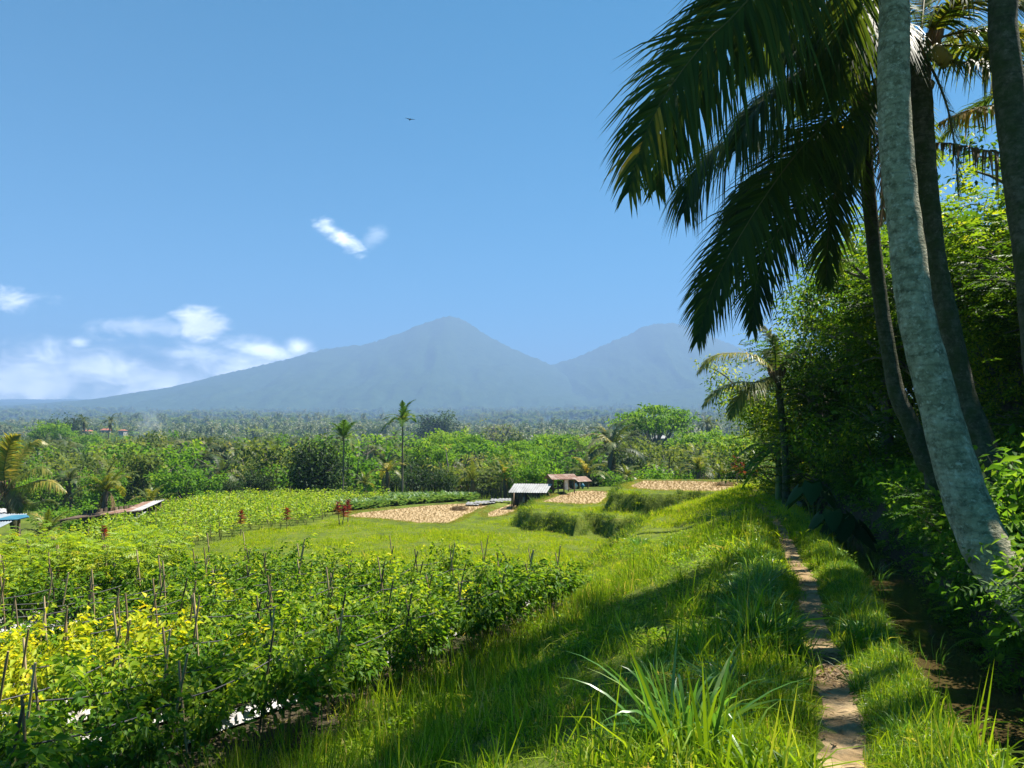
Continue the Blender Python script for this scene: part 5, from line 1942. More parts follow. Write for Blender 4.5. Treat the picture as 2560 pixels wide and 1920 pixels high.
def tree_protos():
    def reg(key, name, res):
        t, c, mat, bark = res
        # normalise to unit height
        top = max(v[:, 2].max() for v in c.V)
        for G in (t, c):
            G.V = [v / top for v in G.V]
        TREE.setdefault(key, []).append((name, t.mesh('trunk', M[bark]), c.mesh('crown', M[mat])))
    for i in range(3):
        reg('green', 'broadleaf_tree', broad_tree(7, 2.9, 12, 100 + i, 190, 16, .34, .24, .62, 'tree_green', .6))
        reg('olive', 'broadleaf_tree', broad_tree(8, 2.6, 12, 110 + i, 190, 16, .34, .22, .60, 'tree_olive', .75))
    for i in range(2):
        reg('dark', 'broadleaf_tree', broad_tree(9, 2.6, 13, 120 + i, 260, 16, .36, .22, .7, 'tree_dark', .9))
        reg('umbrella', 'umbrella_tree', broad_tree(12, 5.2, 26, 130 + i, 260, 15, .42, .26, .75, 'tree_green', .4, 'bark', True, (.6, .2)))
        reg('sparse', 'loose_crowned_tree', broad_tree(9, 3.0, 12, 140 + i, 80, 12, .34, .2, .6, 'tree_olive', .6, 'bark', False, (.8, .2)))
        reg('bush', 'leafy_bush', broad_tree(3, 1.9, 12, 150 + i, 170, 16, .22, .15, .4, 'tree_green', .8))
    # coconut palms, young upright palms and areca palms: fronds are separate parts
    for key, mat, nf, Lf, hang in (('coco', 'palm_far', 17, .42, 1.0), ('coco_yellow', 'palm_mid', 15, .62, .75), ('areca', 'areca', 11, .27, .9)):
        fm = []
        for q in range(3):
            L = Lf
            kw = dict(Lmax=L * .24, pairs=34, sag=.45 if key != 'areca' else .25, W=L * .026 if key != 'areca' else L * .034, tint=((.2, .6), (.35, .9), (.1, .5))[q], rach=L * .012, segs=2, bare=.12)
            fm.append(std_frond(L, arch=(.95, 1.3, .8)[q] * hang, up=1.0, **kw).mesh('frond', [M[mat], M['petiole']]))
        kwd = dict(Lmax=Lf * .22, pairs=30, sag=.8, W=Lf * .022, tint=(.2, .9), rach=Lf * .012, segs=2)
        dead = std_frond(Lf * .9, arch=1.7, up=.3, **kwd).mesh('frond', [M['palm_dead'], M['petiole']])
        g = Geo()
        hgt = {'coco': .78, 'coco_yellow': .42, 'areca': .86}[key]
        rad = {'coco': .020, 'coco_yellow': .045, 'areca': .0095}[key]
        lean = {'coco': .10, 'coco_yellow': .04, 'areca': .012}[key]
        z = np.linspace(0, hgt, 20)
        tube(g, np.stack([lean * (z / hgt) ** 2, 0 * z, z - .02 * (z == 0)], 1), np.linspace(rad * 1.35, rad * .8, 20) * (1 + .06 * (np.arange(20) % 2)), 6)
        tm = g.mesh('trunk', M['bark'])
        TREE[key] = (tm, fm, dead, np.array([lean, 0, hgt]), nf)


tree_protos()


def plant_tree(key, x, y, ztop, label, group, sc_xy=1.0, name=None, cat='tree', zbase=None):
    z = float(height(x, y)) if zbase is None else zbase
    h = max(ztop - z, 1.0)
    if key in ('coco', 'coco_yellow', 'areca'):
        tm, fm, dead, c, nf = TREE[key]
        nm = {'coco': 'coconut_palm', 'coco_yellow': 'young_coconut_palm', 'areca': 'areca_palm'}[key]
        fl = {'coco': min(h * 1.0, 8.5), 'coco_yellow': min(h, 6.5), 'areca': min(h, 9.0)}[key] * sc_xy
        if key == 'coco_yellow':
            fl *= 1.1
        crown_z = max(ztop - z - fl * {'coco': .20, 'coco_yellow': .50, 'areca': .15}[key], h * .3)
        ts = crown_z / c[2]
        r = thing(name or nm, (x, y, z), label, 'palm tree', group, RNG.uniform(0, 6.28))
        part('trunk', tm, r, None, None, (min(ts, fl) if key != 'areca' else ts, min(ts, fl) if key != 'areca' else ts, ts))
        w = min(ts, fl) if key != 'areca' else ts
        cc = (c[0] * w, c[1] * w, crown_z - .02)
        for i in range(nf):
            az = i * 2.399 + RNG.normal(0, .2)
            f = i / nf
            tilt = {'coco': .65 - 1.75 * f, 'coco_yellow': .85 - 1.45 * f, 'areca': .75 - 1.35 * f}[key] + RNG.normal(0, .08)
            m = dead if (i >= nf - 2 and key != 'areca') else fm[RNG.integers(0, 3)]
            k = RNG.uniform(.85, 1.1) * fl
            part('frond', m, r, cc, (0, -tilt, az), (k, k, k))
        return r
    h *= 1.07
    P = TREE[key]
    nm, tm, cm = P[RNG.integers(0, len(P))]
    r = thing(name or nm, (x, y, z - .1), label, cat, group, RNG.uniform(0, 6.28), (h * sc_xy, h * sc_xy, h))
    part('trunk', tm, r)
    part('crown', cm, r)
    return r


def build_valley():
    T = [  # kind, u, v of top, distance, width factor, label
        ('coco_yellow', 105, 459, 42, .8, 'upright young coconut palm behind the rusty sloping shed roof'),
        ('coco_yellow', 152, 484, 46, 1.0, 'small coconut palm right of the one behind the shed roof'),
        ('coco_yellow', 43, 506, 33, .9, 'short coconut palm between the two tin roofs at the left'),
        ('green', 190, 459, 68, 1.25, 'bright green domed tree behind the left end of the far chilli field'),
        ('green', 156, 441, 92, 1.0, 'rounded bright tree behind the bright domed one at the left'),
        ('olive', 131, 451, 76, .9, 'pale olive tree left of the bright domed trees'),
        ('green', 231, 452, 84, 1.15, 'domed green tree right of the bright pair at the left'),
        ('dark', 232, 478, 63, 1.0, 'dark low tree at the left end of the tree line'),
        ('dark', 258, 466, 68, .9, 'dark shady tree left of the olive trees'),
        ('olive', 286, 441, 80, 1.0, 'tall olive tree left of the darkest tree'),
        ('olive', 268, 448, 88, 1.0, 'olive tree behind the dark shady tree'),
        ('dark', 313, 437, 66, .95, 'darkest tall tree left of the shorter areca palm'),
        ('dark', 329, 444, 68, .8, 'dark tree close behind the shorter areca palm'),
        ('green', 352, 440, 75, 1.15, 'full green tree right of the shorter areca palm'),
        ('areca', 344, 423, 62, 1.25, 'shorter slender areca palm in front of the dark trees'),
        ('areca', 403, 408, 57.8, 1.15, 'tallest slender areca palm with a pale trunk above the tree line'),
        ('coco_yellow', 388, 449, 58, .85, 'yellowing young coconut palm left of the tallest areca palm'),
        ('coco_yellow', 366, 472, 60, .8, 'small palm at the foot of the yellowing coconut palm'),
        ('umbrella', 430, 444, 85, .75, 'flat topped tree with a white trunk right of the tallest areca'),
        ('umbrella', 449, 431, 128, .9, 'bright flat crowned tree behind the white trunked one'),
        ('sparse', 456, 449, 80, 1.0, 'thin tan tree right of the white trunked tree'),
        ('umbrella', 472, 437, 118, .8, 'bright layered tree in the middle of the tree line'),
        ('green', 497, 441, 108, 1.1, 'bushy green tree right of the bright layered one'),
        ('olive', 488, 455, 88, 1.0, 'grey green tree below the bright layered one'),
        ('dark', 440, 466, 70, .8, 'dark undergrowth tree below the white trunked tree'),
        ('dark', 415, 462, 72, .8, 'dark tree behind the pale trunk of the tallest areca palm'),
        ('dark', 437.7, 412, 400, 1.2, 'isolated dark round tree standing above the far skyline'),
        ('sparse', 498, 421, 250, 1.0, 'pale tan rounded tree on the far slope'),
        ('coco_yellow', 472, 461, 62, .8, 'young palm left of the grey roofed hut'),
        ('coco_yellow', 505, 461, 59, .85, 'tan fronded palm close left of the grey roofed hut'),
        ('bush', 531, 456, 59, .95, 'dense pale leaved bush tree behind the grey roofed hut'),
        ('umbrella', 548, 436, 132, .9, 'bright flat tree above the dense bush tree'),
        ('umbrella', 577, 438, 124, .85, 'bright flat tree behind the rusty roofed hut'),
        ('green', 560, 449, 95, 1.0, 'green tree filling the gap behind the huts'),
        ('coco', 604, 429, 75, 1.3, 'large dark coconut palm right of the huts'),
        ('coco', 611, 424, 112, 1.1, 'tall coconut palm behind the large dark one'),
        ('coco_yellow', 586, 452, 62, .8, 'young palm beside the small rust roofed hut'),
        ('coco_yellow', 627, 462, 60, .75, 'short palm in front of the terraced slope'),
        ('coco', 627, 430, 140, .8, 'slim coconut palm left of the great umbrella tree'),
        ('coco', 635, 432, 150, .8, 'slim coconut palm under the great umbrella tree'),
        ('umbrella', 654, 408, 150, .95, 'great umbrella shaped tree rising above the skyline'),
        ('dark', 634, 458, 75, .8, 'dark rounded tree below the terraced slope'),
        ('umbrella', 700, 431, 118, .95, 'wide bright layered tree right of the far white roofed house'),
        ('umbrella', 732, 438, 108, .9, 'bright layered tree nearest the overhanging bank trees'),
        ('bush', 659, 464, 60, 1.25, 'bright low bush behind the highest dry field'),
        ('coco_yellow', 697, 447, 58, .85, 'young coconut palm behind the middle of the highest dry field'),
        ('coco_yellow', 679, 465, 60, .7, 'small palm between the bright bush and the taller palm'),
        ('coco_yellow', 722, 460, 56, .7, 'palm with tan fronds left of the red cordyline'),
        ('coco_yellow', 754, 446, 53, .85, 'young coconut palm right of the tall red cordyline'),
        ('coco', 710, 416, 205, 1.2, 'coconut palm standing out on the skyline at the right'),
        ('coco', 689, 420, 210, 1.1, 'coconut palm on the skyline left of the outstanding one'),
        ('olive', 720, 448, 90, 1.0, 'olive tree behind the palms of the highest dry field'),
        ('olive', 672, 444, 95, 1.0, 'olive tree below the far white roofed house'),
        ('dark', 600, 458, 80, .9, 'shadowed tree under the large dark coconut palm'),
        ('umbrella', 53, 423, 215, .8, 'flat bright tree on the far slope at the left'),
        ('dark', 68, 415, 330, 1.0, 'dark round tree on the skyline at the far left'),
        ('coco', 86, 416, 260, 1.1, 'coconut palm on the skyline beside the red roofs'),
        ('coco', 108, 416, 265, 1.1, 'coconut palm on the skyline right of the red roofs'),
        ('green', 50, 458, 78, 1.2, 'green tree behind the large yellow palm'),
        ('green', 22, 470, 60, 1.2, 'leafy tree just right of the yellow palm crown'),
        ('olive', 80, 452, 95, 1.1, 'grey green tree above the young palm by the shed'),
        ('bush', 128, 497, 52, 1.2, 'leafy bush behind the shed roof'),
        ('bush', 70, 500, 48, 1.3, 'bright bush between the palms at the left'),
        ('bush', 205, 490, 60, 1.0, 'bush at the edge of the far chilli field'),
        ('green', 84, 432.5, 395, 1.0, 'round tree just below the leftmost far red roof'),
        ('olive', 97, 433, 400, 1.2, 'pale tree below the gap between the two larger red roofs'),
        ('green', 108, 432.5, 400, 1.1, 'round tree just below the middle far red roof'),
        ('green', 122, 433, 400, 1.2, 'round tree just below the smallest far red roof'),
        ('green', 770, 452, 70, 1.1, 'green tree seen under the overhanging branches'),
        ('umbrella', 515, 444, 100, .7, 'small layered tree left of the dense bush tree'),
        ('dark', 395, 470, 66, .7, 'dark bush behind the yellowing palm'),
        ('olive', 520, 462, 72, .9, 'olive bush tree behind the tan fronded palm'),
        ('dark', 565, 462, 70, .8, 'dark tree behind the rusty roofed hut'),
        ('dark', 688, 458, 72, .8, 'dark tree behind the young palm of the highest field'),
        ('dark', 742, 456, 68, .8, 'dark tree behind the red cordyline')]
    occ = []
    for (k, u, v, y, w, lab) in T:
        p = at_y(u, v, y)
        cat = 'bush' if k == 'bush' else 'tree'
        plant_tree(k, p[0], y, p[2], lab, 'trees beyond the fields', w, cat=cat)
        occ.append((p[0], y))
    # further individual trees of the valley grove
    zones = [(0, 'at the far left'), (170, 'behind the far chilli field'), (320, 'behind the areca palms'), (520, 'behind the huts'), (640, 'behind the highest dry field'), (1100, '')]
    descr = {'coco': ['coconut palm in the valley grove %s', 'palm tree'], 'green': ['green leafy tree in the valley grove %s', 'tree'], 'olive': ['olive green tree in the valley grove %s', 'tree'], 'dark': ['dark leafy tree in the valley grove %s', 'tree'],
             'umbrella': ['flat crowned tree in the valley grove %s', 'tree'], 'sparse': ['thin crowned pale tree in the valley grove %s', 'tree']}
    n, tries = 0, 0
    while n < 190 and tries < 6000:
        tries += 1
        y = 64 + 190 * RNG.random() ** 1.25
        u = RNG.uniform(-30, 800)
        x = (u - 512) / F_PX * y
        if any((x - a) ** 2 + (y - b) ** 2 < (3.3 + y * .006) ** 2 for a, b in occ):
            continue
        # crown tops follow the rising wall of trees seen in the photo
        vt = 472 - 48 * ((y - 60) / 190) ** .55 + RNG.normal(0, 4)
        k = RNG.choice(['coco', 'green', 'olive', 'dark', 'umbrella', 'sparse'], p=[.42, .17, .2, .1, .06, .05])
        z = float(height(x, y))
        zt = EYE + (434 - vt) / F_PX * y
        h = zt - z
        if h < 4:
            zt = z + RNG.uniform(4, 7)
        if h > 15:
            zt = z + RNG.uniform(11, 15)
        zone = [zn[1] for zn in zones if u >= zn[0] or zn[0] == 0]
        zi = max(i for i, zn in enumerate(zones) if u >= zn[0] or i == 0)
        d = descr[k]
        where = ('far off ' if y > 150 else '') + zones[zi][1]
        plant_tree(k, x, y, zt, d[0] % where, '%ss in the valley grove' % d[1], RNG.uniform(.85, 1.15), cat=d[1])
        occ.append((x, y))
        n += 1


build_valley()


def build_far_forest():
    """everything beyond: one wooded mass of palms and broadleaf trees"""
    V = []
    mats = [M['tree_far'], M['bark'], M['palm_far']]
    for i in range(5):
        g = Geo()
        k = 200
        nb = 9
        cen = rand_dir(nb) * RNG.uniform(.1, .32, nb)[:, None] * np.array([1, 1, .5]) + np.array([0, 0, .68])
        c = cen[RNG.integers(0, nb, k)]
        off = rand_dir(k)
        leaves(g, c + off * .19 * RNG.uniform(.4, 1, k)[:, None] * np.array([1, 1, .75]), off + np.array([0, 0, -.3]), off + np.array([0, 0, 1.2]), RNG.uniform(.10, .17, k), RNG.uniform(.08, .12, k), np.clip(RNG.normal(.45, .22, k), 0, 1), 0, .2, .15)
        tube(g, np.array([[0, 0, -.05], [.02, 0, .35], [0, .02, .7]]), [.035, .028, .015], 4, 1, .4, False)
        V.append(g)
    for i in range(4):
        g = Geo()
        c = np.array([.06 * (i - 1.5), 0, .8])
        tube(g, np.array([[0, 0, -.05], [c[0] * .3, 0, .4], c]), [.022, .018, .015], 4, 1, .7, False)
        for f in range(16):
            a = f * 2.4 + RNG.normal(0, .2)
            el = 1.0 - 1.8 * f / 16
            t = np.linspace(0, 1, 5)
            d = np.array([math.cos(a), math.sin(a), 0])
            P = c + d * (t * .30)[:, None] + np.array([0, 0, 1.0]) * (.30 * (el * t - .75 * t * t))[:, None]
            sd = np.array([-math.sin(a), math.cos(a), 0])
            for s in (-1, 1):
                for q in range(4):
                    f0, f1 = P[q], P[q + 1]
                    wv = .075 * math.sin(.6 + q * .75)
                    g.add([f0, f1, (f0 + f1) / 2 + sd * s * wv + d * .03 + np.array([0, 0, -wv * .9])], [[0, 1, 2]], RNG.uniform(.2, .8), 2)
        V.append(g)
    xs, ysl, ss = [], [], []
    for (y0, y1, dens, smin, smax) in ((110, 260, .007, 8, 12), (240, 500, .0085, 9, 15), (500, 1000, .0036, 12, 19), (1000, 1900, .0017, 15, 24), (1900, 3600, .0009, 20, 32)):
        x, y = wedge(y0, y1, dens, 30)
        u = 512 + F_PX * x / y
        k = u < 860
        if y0 < 200:
            k &= RNG.random(len(x)) < .75
        # keep the clearing with terraces and houses open
        k &= ~((np.abs(x / y - .16) < .035) & (y > 128) & (y < 185))
        x, y = x[k], y[k]
        xs.append(x)
        ysl.append(y)
        ss.append(RNG.uniform(smin, smax, len(x)))
    x, y, s = map(np.concatenate, (xs, ysl, ss))
    z = height(x, y)
    for us, vs, yd in ((88, 430, 430), (107, 429, 430), (123, 430, 430)):
        px, py = (us - 512) / F_PX * yd, yd
        far = (np.abs(x / y - px / py) < .012) & (y < yd) & (y > yd - 150)
        s = np.where(far, s * .45, s)
    n = len(x)
    pal = RNG.random(n) < np.where(y < 1100, .55, .35)
    idx = np.where(pal, RNG.integers(5, 9, n), RNG.integers(0, 5, n))
    # reader order of the joined variants is the order they were added
    wd = np.where(pal, np.minimum(s, 18) * .95, s * RNG.uniform(.8, 1.15, n))
    hs = np.where(pal, s * 1.15, s * RNG.uniform(.75, 1.0, n))
    scatter('forest', V, mats, np.stack([x, y, z], 1), np.stack([RNG.normal(0, .03, n), RNG.normal(0, .03, n), RNG.uniform(0, 6.28, n)], 1), np.stack([wd, wd, hs], 1), idx, 'hazy wood of coconut palms and trees filling the valley floor')
    # canopy roughness on the mountain slopes: sparse big crowns along ridges are left to the relief itself


build_far_forest()


# ------------------------------------------------------------------ huts, roofs, village houses
def corrugated(g, c0, ex, ey, nx, amp=.02, mat=0, tint=.5):
    """sheet from corner c0 along ex (across the ridges) and ey (down slope)"""
    c0, ex, ey = (np.asarray(q, float) for q in (c0, ex, ey))
    n = nrm(np.cross(ex, ey))
    s = np.linspace(0, 1, nx * 4 + 1)
    top = c0 + ex * s[:, None] + n * (amp * np.sin(s * nx * 2 * math.pi))[:, None]
    V = np.concatenate([top, top + ey, top - n * .006, top + ey - n * .006])
    k = len(s)
    i = np.arange(k - 1)
    g.add(V, np.concatenate([np.stack([i, i + 1, k + i + 1, k + i], 1), np.stack([2 * k + i, 3 * k + i, 3 * k + i + 1, 2 * k + i + 1], 1)]), tint, mat)


def post(root, x, y, z0, z1, r=.04, mat='wood', name='post', lean=(0, 0)):
    g = Geo()
    z = np.linspace(z0, z1, 5)
    f = (z - z0) / (z1 - z0)
    tube(g, np.stack([x + lean[0] * f, y + lean[1] * f, z], 1), r * (1 + .08 * np.sin(z * 7)), 6)
    part(name, g.mesh(name, M[mat]), root)


def build_huts():
    # grey roofed hut
    p = at_y(529, 502.5, 50.5)
    z = float(height(p[0], 50.5))
    r = thing('farm_hut', (p[0], 50.5, z), 'small open hut with a grey zinc lean-to roof among the tan fields', 'hut', 'farm huts', math.radians(-8))
    W, D, H = 2.15, 1.55, 1.02
    for k in range(4):
        g = Geo()
        x0 = -W / 2 - .2 + k * (W + .4) / 4
        corrugated(g, (x0, -D / 2 - .3, H + .02 + .003 * (k % 2)), ((W + .4) / 4 + .03, 0, 0), (.28, D * .62, .52), 4, .014)
        part('roof_sheet', g.mesh('roof_sheet', M['zinc']), r)
    g = Geo()
    corrugated(g, (-W / 2 + .08, D * .32, H + .54), (W + .4, 0, 0), (0, D * .45, -.42), 14, .014)
    part('roof_sheet', g.mesh('roof_sheet', M['zinc']), r)
    for x in (-W / 2, -W / 6, W / 6, W / 2):
        post(r, x, -D / 2, 0, H + .02, .035)
        post(r, x, D / 2, 0, H + .3, .035)
    for i in range(12):                                                 # plank back and side walls
        g = Geo()
        box(g, (-W / 2 + .09 + i * .18, D / 2 - .06, .45), (.165, .02, .84 + .03 * (i % 3)))
        part('plank', g.mesh('plank', M['wood']), r)
    for i in range(8):
        for sx in (-1, 1):
            g = Geo()
            box(g, (sx * (W / 2 - .05), -D / 2 + .14 + i * .18, .5), (.02, .165, .86 + .04 * (i % 2)))
            part('plank', g.mesh('plank', M['wood']), r)
    for i in range(9):
        g = Geo()
        box(g, (-W / 2 + .35 + i * .2, -D / 2 + .25, .30), (.17, .02, .56))
        part('plank', g.mesh('plank', M['wood']), r)
    g = Geo()
    box(g, (-.25, -D / 2 - .02, .55), (.16, .03, .36))
    part('hanging_cloth', g.mesh('hanging_cloth', M['grey_sheet']), r)
    g = Geo()
    tube(g, np.array([(W / 2 + .15, -.3, 1.25), (W / 2 + .8, -.9, .1)]), [.03, .03], 5)
    part('prop_pole', g.mesh('prop_pole', M['bamboo']), r)
    g = Geo()
    g.add([(0, 0, 0), (.75, 0, 0), (.85, .05, .42), (.35, .05, .46), (0, .10, .05), (.75, .14, .05), (.85, .20, .42), (.35, .20, .46)], [[0, 1, 2, 3], [4, 7, 6, 5], [3, 2, 6, 7], [0, 4, 5, 1], [1, 5, 6, 2], [0, 3, 7, 4]])
    q = at_y(536, 500.5, 49.2)
    o = g.obj('board', M['pale_wood'], None, (q[0], 49.2, float(height(q[0], 49.2)) + .02), False)
    tag(o, 'pale board leaning at the right front corner of the grey roofed hut', 'board')
    # rusty roofed hut behind it
    HY = 51.2
    p = at_y(561, 493, HY)
    z = float(height(p[0], HY))
    r = thing('farm_hut', (p[0], HY, z), 'open post hut with a rusty brown roof and white cloth hanging', 'hut', 'farm huts', math.radians(14))
    H = at_y(561, 478.5, HY)[2] - z
    W, D = 1.5, 1.3
    for k in range(4):
        g = Geo()
        corrugated(g, (-W / 2 - .2 + k * (W + .4) / 4, -D / 2 - .3, H + .003 * (k % 2)), ((W + .4) / 4 + .03, 0, 0), (0, D / 2 + .35, .30), 4, .014)
        part('roof_sheet', g.mesh('roof_sheet', M['rust']), r)
        g = Geo()
        corrugated(g, (-W / 2 - .2 + k * (W + .4) / 4, D / 2 + .35, H - .05 + .003 * (k % 2)), ((W + .4) / 4 + .03, 0, 0), (0, -D / 2 - .30, .34), 4, .014)
        part('roof_sheet', g.mesh('roof_sheet', M['rust']), r)
    for x in (-W / 2, 0, W / 2):
        for y in (-D / 2, D / 2):
            post(r, x, y, 0, H + (.02 if y < 0 else 0), .045)
    for i in range(10):
        g = Geo()
        box(g, (-W / 2 - .02, -D / 2 + .06 + i * .12, H * .62), (.02, .11, H * .72))
        part('plank', g.mesh('plank', M['wood']), r)
    for i in range(10):
        g = Geo()
        box(g, (-W / 2 + .07 + i * .134, -D / 2 + .6 + (i % 2) * .004, H * .3), (.125, 1.0, .03))
        part('floor_board', g.mesh('floor_board', M['wood']), r)
    g = Geo()
    nz = 8
    zz = np.linspace(H - .06, H - .72, nz)
    xx = np.linspace(.05, .33, 5)
    V = np.array([[x, -D / 2 + .03 + .03 * math.sin(x * 19 + zc * 3), zc] for zc in zz for x in xx])
    i = np.arange(nz - 1)[:, None] * 5 + np.arange(4)[None, :]
    g.add(V, np.stack([i, i + 1, i + 6, i + 5], -1).reshape(-1, 4))
    c = g.mesh('white_cloth', M['cloth'])
    o = link('white_cloth', c, None, r.location)
    o.rotation_euler = r.rotation_euler
    tag(o, 'long white cloth hanging on the front of the rusty roofed hut', 'cloth')
    # small rust roofed shelter at the back
    HY = 56.0
    p = at_y(579, 487, HY)
    z = float(height(p[0], HY))
    H = at_y(579, 481, HY)[2] - z
    r = thing('farm_hut', (p[0], HY, z), 'smallest hut with a rust red gable roof right of the cloth hung one', 'hut', 'farm huts', math.radians(35))
    W, D = .95, .95
    for sg in (-1, 1):
        g = Geo()
        corrugated(g, (-W / 2 - .2, sg * (D / 2 + .25), H), (W + .4, 0, 0), (0, -sg * (D / 2 + .25), .34), 10, .012)
        part('roof_sheet', g.mesh('roof_sheet', M['rust']), r)
    for x in (-W / 2, W / 2):
        for y in (-D / 2, D / 2):
            post(r, x, y, 0, H + .05, .045)
    for i in range(6):
        g = Geo()
        box(g, (-W / 2 + .08 + i * .158, D / 2 - .05, H * .5), (.15, .02, H * .95))
        part('plank', g.mesh('plank', M['grey_sheet' if i % 2 else 'wood']), r)
    for i, (dx, mt, lab) in enumerate([(-.3, 'cloth', 'white sack hanging in the smallest hut'), (.2, 'blue_cloth', 'blue cloth bundle under the smallest hut roof')]):
        g = Geo()
        th = np.linspace(0, 1, 7)
        tube(g, np.stack([0 * th, 0 * th, H * .1 + .4 * th], 1), .13 * np.sin(np.clip(th * 3.1, .25, 3.0)) + .02, 8)
        o = g.obj('sack', M[mt], None, (p[0] + dx, HY - D / 2 - .25, z))
        tag(o, lab, 'sack')
    # long rusty sloping roof at the left
    a = at_y(56, 521, 39)
    b = at_y(141, 510.5, 41)
    z = float(height(a[0], 40))
    r = thing('shed', (a[0], 39, z), 'low shed at the left with a long dark sloping tin roof', 'shed', None)
    org = np.array([a[0], 39, z])
    dirx = np.array([b[0] - a[0], b[1] - a[1], b[2] - a[2]])
    Ln = np.linalg.norm(dirx)
    dx = dirx / Ln
    for k in range(7):
        g = Geo()
        c0 = a + dx * (Ln * k / 7) - org
        mt = 'wood' if k < 3 else ('rust' if k < 6 else 'zinc')
        corrugated(g, c0 + np.array([0, 0, .02 + .004 * (k % 2)]), dx * (Ln / 7 + .05), np.array([.15, 2.4, .10 + (.26 if k > 4 else 0)]), 5, .016)
        part('roof_sheet', g.mesh('roof_sheet', M[mt]), r)
    g = Geo()
    corrugated(g, b - org + np.array([-1.9, -.45, -.52]), np.array([1.9, 0, .12]), np.array([.1, 1.0, .3]), 8, .016)
    part('roof_sheet', g.mesh('roof_sheet', M['zinc']), r)
    g = Geo()
    tube(g, np.array([a - org + np.array([-.2, -.05, -.02]), b - org + np.array([.1, -.05, -.02])]), [.06, .06], 6)
    part('beam', g.mesh('beam', M['wood']), r)
    for f in (.05, .35, .65, .95):
        q = a + dirx * f - org
        post(r, q[0], q[1] + .05, float(height(q[0] + org[0], q[1] + org[1])) - z - .1, q[2], .05)
        post(r, q[0] + .15, q[1] + 2.3, float(height(q[0] + org[0], q[1] + 2.3 + org[1])) - z - .1, q[2] + .3, .05)
    for i in range(16):
        g = Geo()
        q = a + dirx * (i + .5) / 16 - org
        zb = -1.0
        box(g, (q[0] + .1, q[1] + 2.2, (q[2] + .3 + zb) / 2), (Ln / 16 - .02, .03, q[2] + .3 - zb))
        part('plank', g.mesh('plank', M['wood']), r)
    # pale blue tin roof at the left edge
    a = at_y(-66, 541, 25.5)
    z = float(height(a[0], 25.5))
    r = thing('shed', (a[0], 25.5, z), 'small shed with a pale blue tin roof cut by the left edge', 'shed', None)
    org = np.array([a[0], 25.5, z])
    e = at_y(-27, 541, 25.5)
    for k in range(3):
        g = Geo()
        w = (e[0] - a[0]) / 3
        corrugated(g, a - org + np.array([w * k, 0, .003 * k]), (w + .03, 0, .02), (.12, 2.6, .62), 5, .02)
        part('roof_sheet', g.mesh('roof_sheet', M['blue_zinc']), r)
    for x in (.05, e[0] - a[0] - .05):
        for y in (.1, 2.4):
            post(r, x, y, -.1, a[2] - z + (.02 if y < 1 else .5), .05)
    g = Geo()
    V = [(0, 0, 0), (.6, .05, .02), (.85, .35, .09), (.55, .6, .14), (.1, .5, .12), (-.15, .2, .04)]
    g.add(np.array(V + [(v[0], v[1], v[2] - .03) for v in V]), [[6, 7, 8, 9]], .5)
    g.add(np.array(V), [[0, 1, 2, 3], [0, 3, 4, 5]], .5)
    g.obj('tarp', M['blue_cloth'], None, (e[0] - .35, 27.3, a[2] + .50))
    tag(bpy.data.objects['tarp'], 'crumpled bright blue tarp lying on the pale blue tin roof', 'tarp')
    # second grey roof above it
    a = at_y(-40, 518, 29)
    z = float(height(a[0], 29))
    r = thing('shed', (a[0], 29, z), 'grey roofed shed behind the pale blue tin roof', 'shed', None)
    H = a[2] - z
    g = Geo()
    corrugated(g, (0, -.2, H), (1.35, 0, -.02), (-.1, 2.0, .2), 8, .016)
    part('roof_sheet', g.mesh('roof_sheet', M['zinc']), r)
    for x in (.1, 1.15):
        for y in (0, 1.6):
            post(r, x, y, -.1, H, .05)
    # far village houses
    def house(u, v, y, w, d, hw, roof, lab, rz=0.0):
        p = at_y(u, v, y)
        z = p[2]
        gz = float(height(p[0], y))
        r = thing('house', (p[0], y, gz), lab, 'house', 'houses in the valley', rz)
        zr = z - gz
        g = Geo()
        box(g, (0, 0, zr / 2), (w, d, zr))
        part('wall', g.mesh('wall', M['plaster'], False), r)
        rh = w * .2
        g = Geo()
        g.add([(-w * .62, -d * .62, zr - .1), (w * .62, -d * .62, zr - .1), (w * .62, d * .62, zr - .1), (-w * .62, d * .62, zr - .1), (-w * .3, 0, zr + rh), (w * .3, 0, zr + rh)], [[0, 1, 5, 4], [2, 3, 4, 5]], .5)
        g.add([(-w * .62, -d * .62, zr - .1), (w * .62, -d * .62, zr - .1), (w * .62, d * .62, zr - .1), (-w * .62, d * .62, zr - .1), (-w * .3, 0, zr + rh), (w * .3, 0, zr + rh)], [[1, 2, 5], [3, 0, 4]], .5)
        part('roof', g.mesh('roof', M[roof], False), r)
        for x in (-w * .25, w * .25):
            g = Geo()
            box(g, (x, -d / 2 - .01, zr - hw * .5), (w * .18, .06, hw * .45))
            part('window', g.mesh('window', M['dark_glass'], False), r)
    house(88, 431, 420, 3.8, 3.6, 2.6, 'tile_roof', 'far house with a red tiled roof, leftmost of the red roofs among the palms')
    house(106, 430, 430, 4.4, 3.8, 2.6, 'tile_roof', 'far house with a red tiled roof, middle of the red roofs among the palms', .3)
    house(123, 430.5, 430, 3.2, 3.2, 2.6, 'tile_roof', 'far house with a small red roof, right of the other red roofs', -.2)
    house(621.6, 442.5, 165, 2.4, 2.4, 2.2, 'zinc', 'white roofed field house on the green terraces', .2)
    house(660, 438, 168, 3.0, 2.6, 2.2, 'zinc', 'grey white house under the great umbrella tree', -.3)
    house(46, 439, 300, 3.2, 3.0, 2.2, 'blue_zinc', 'tiny far house with a pale blue roof at the left')


build_huts()


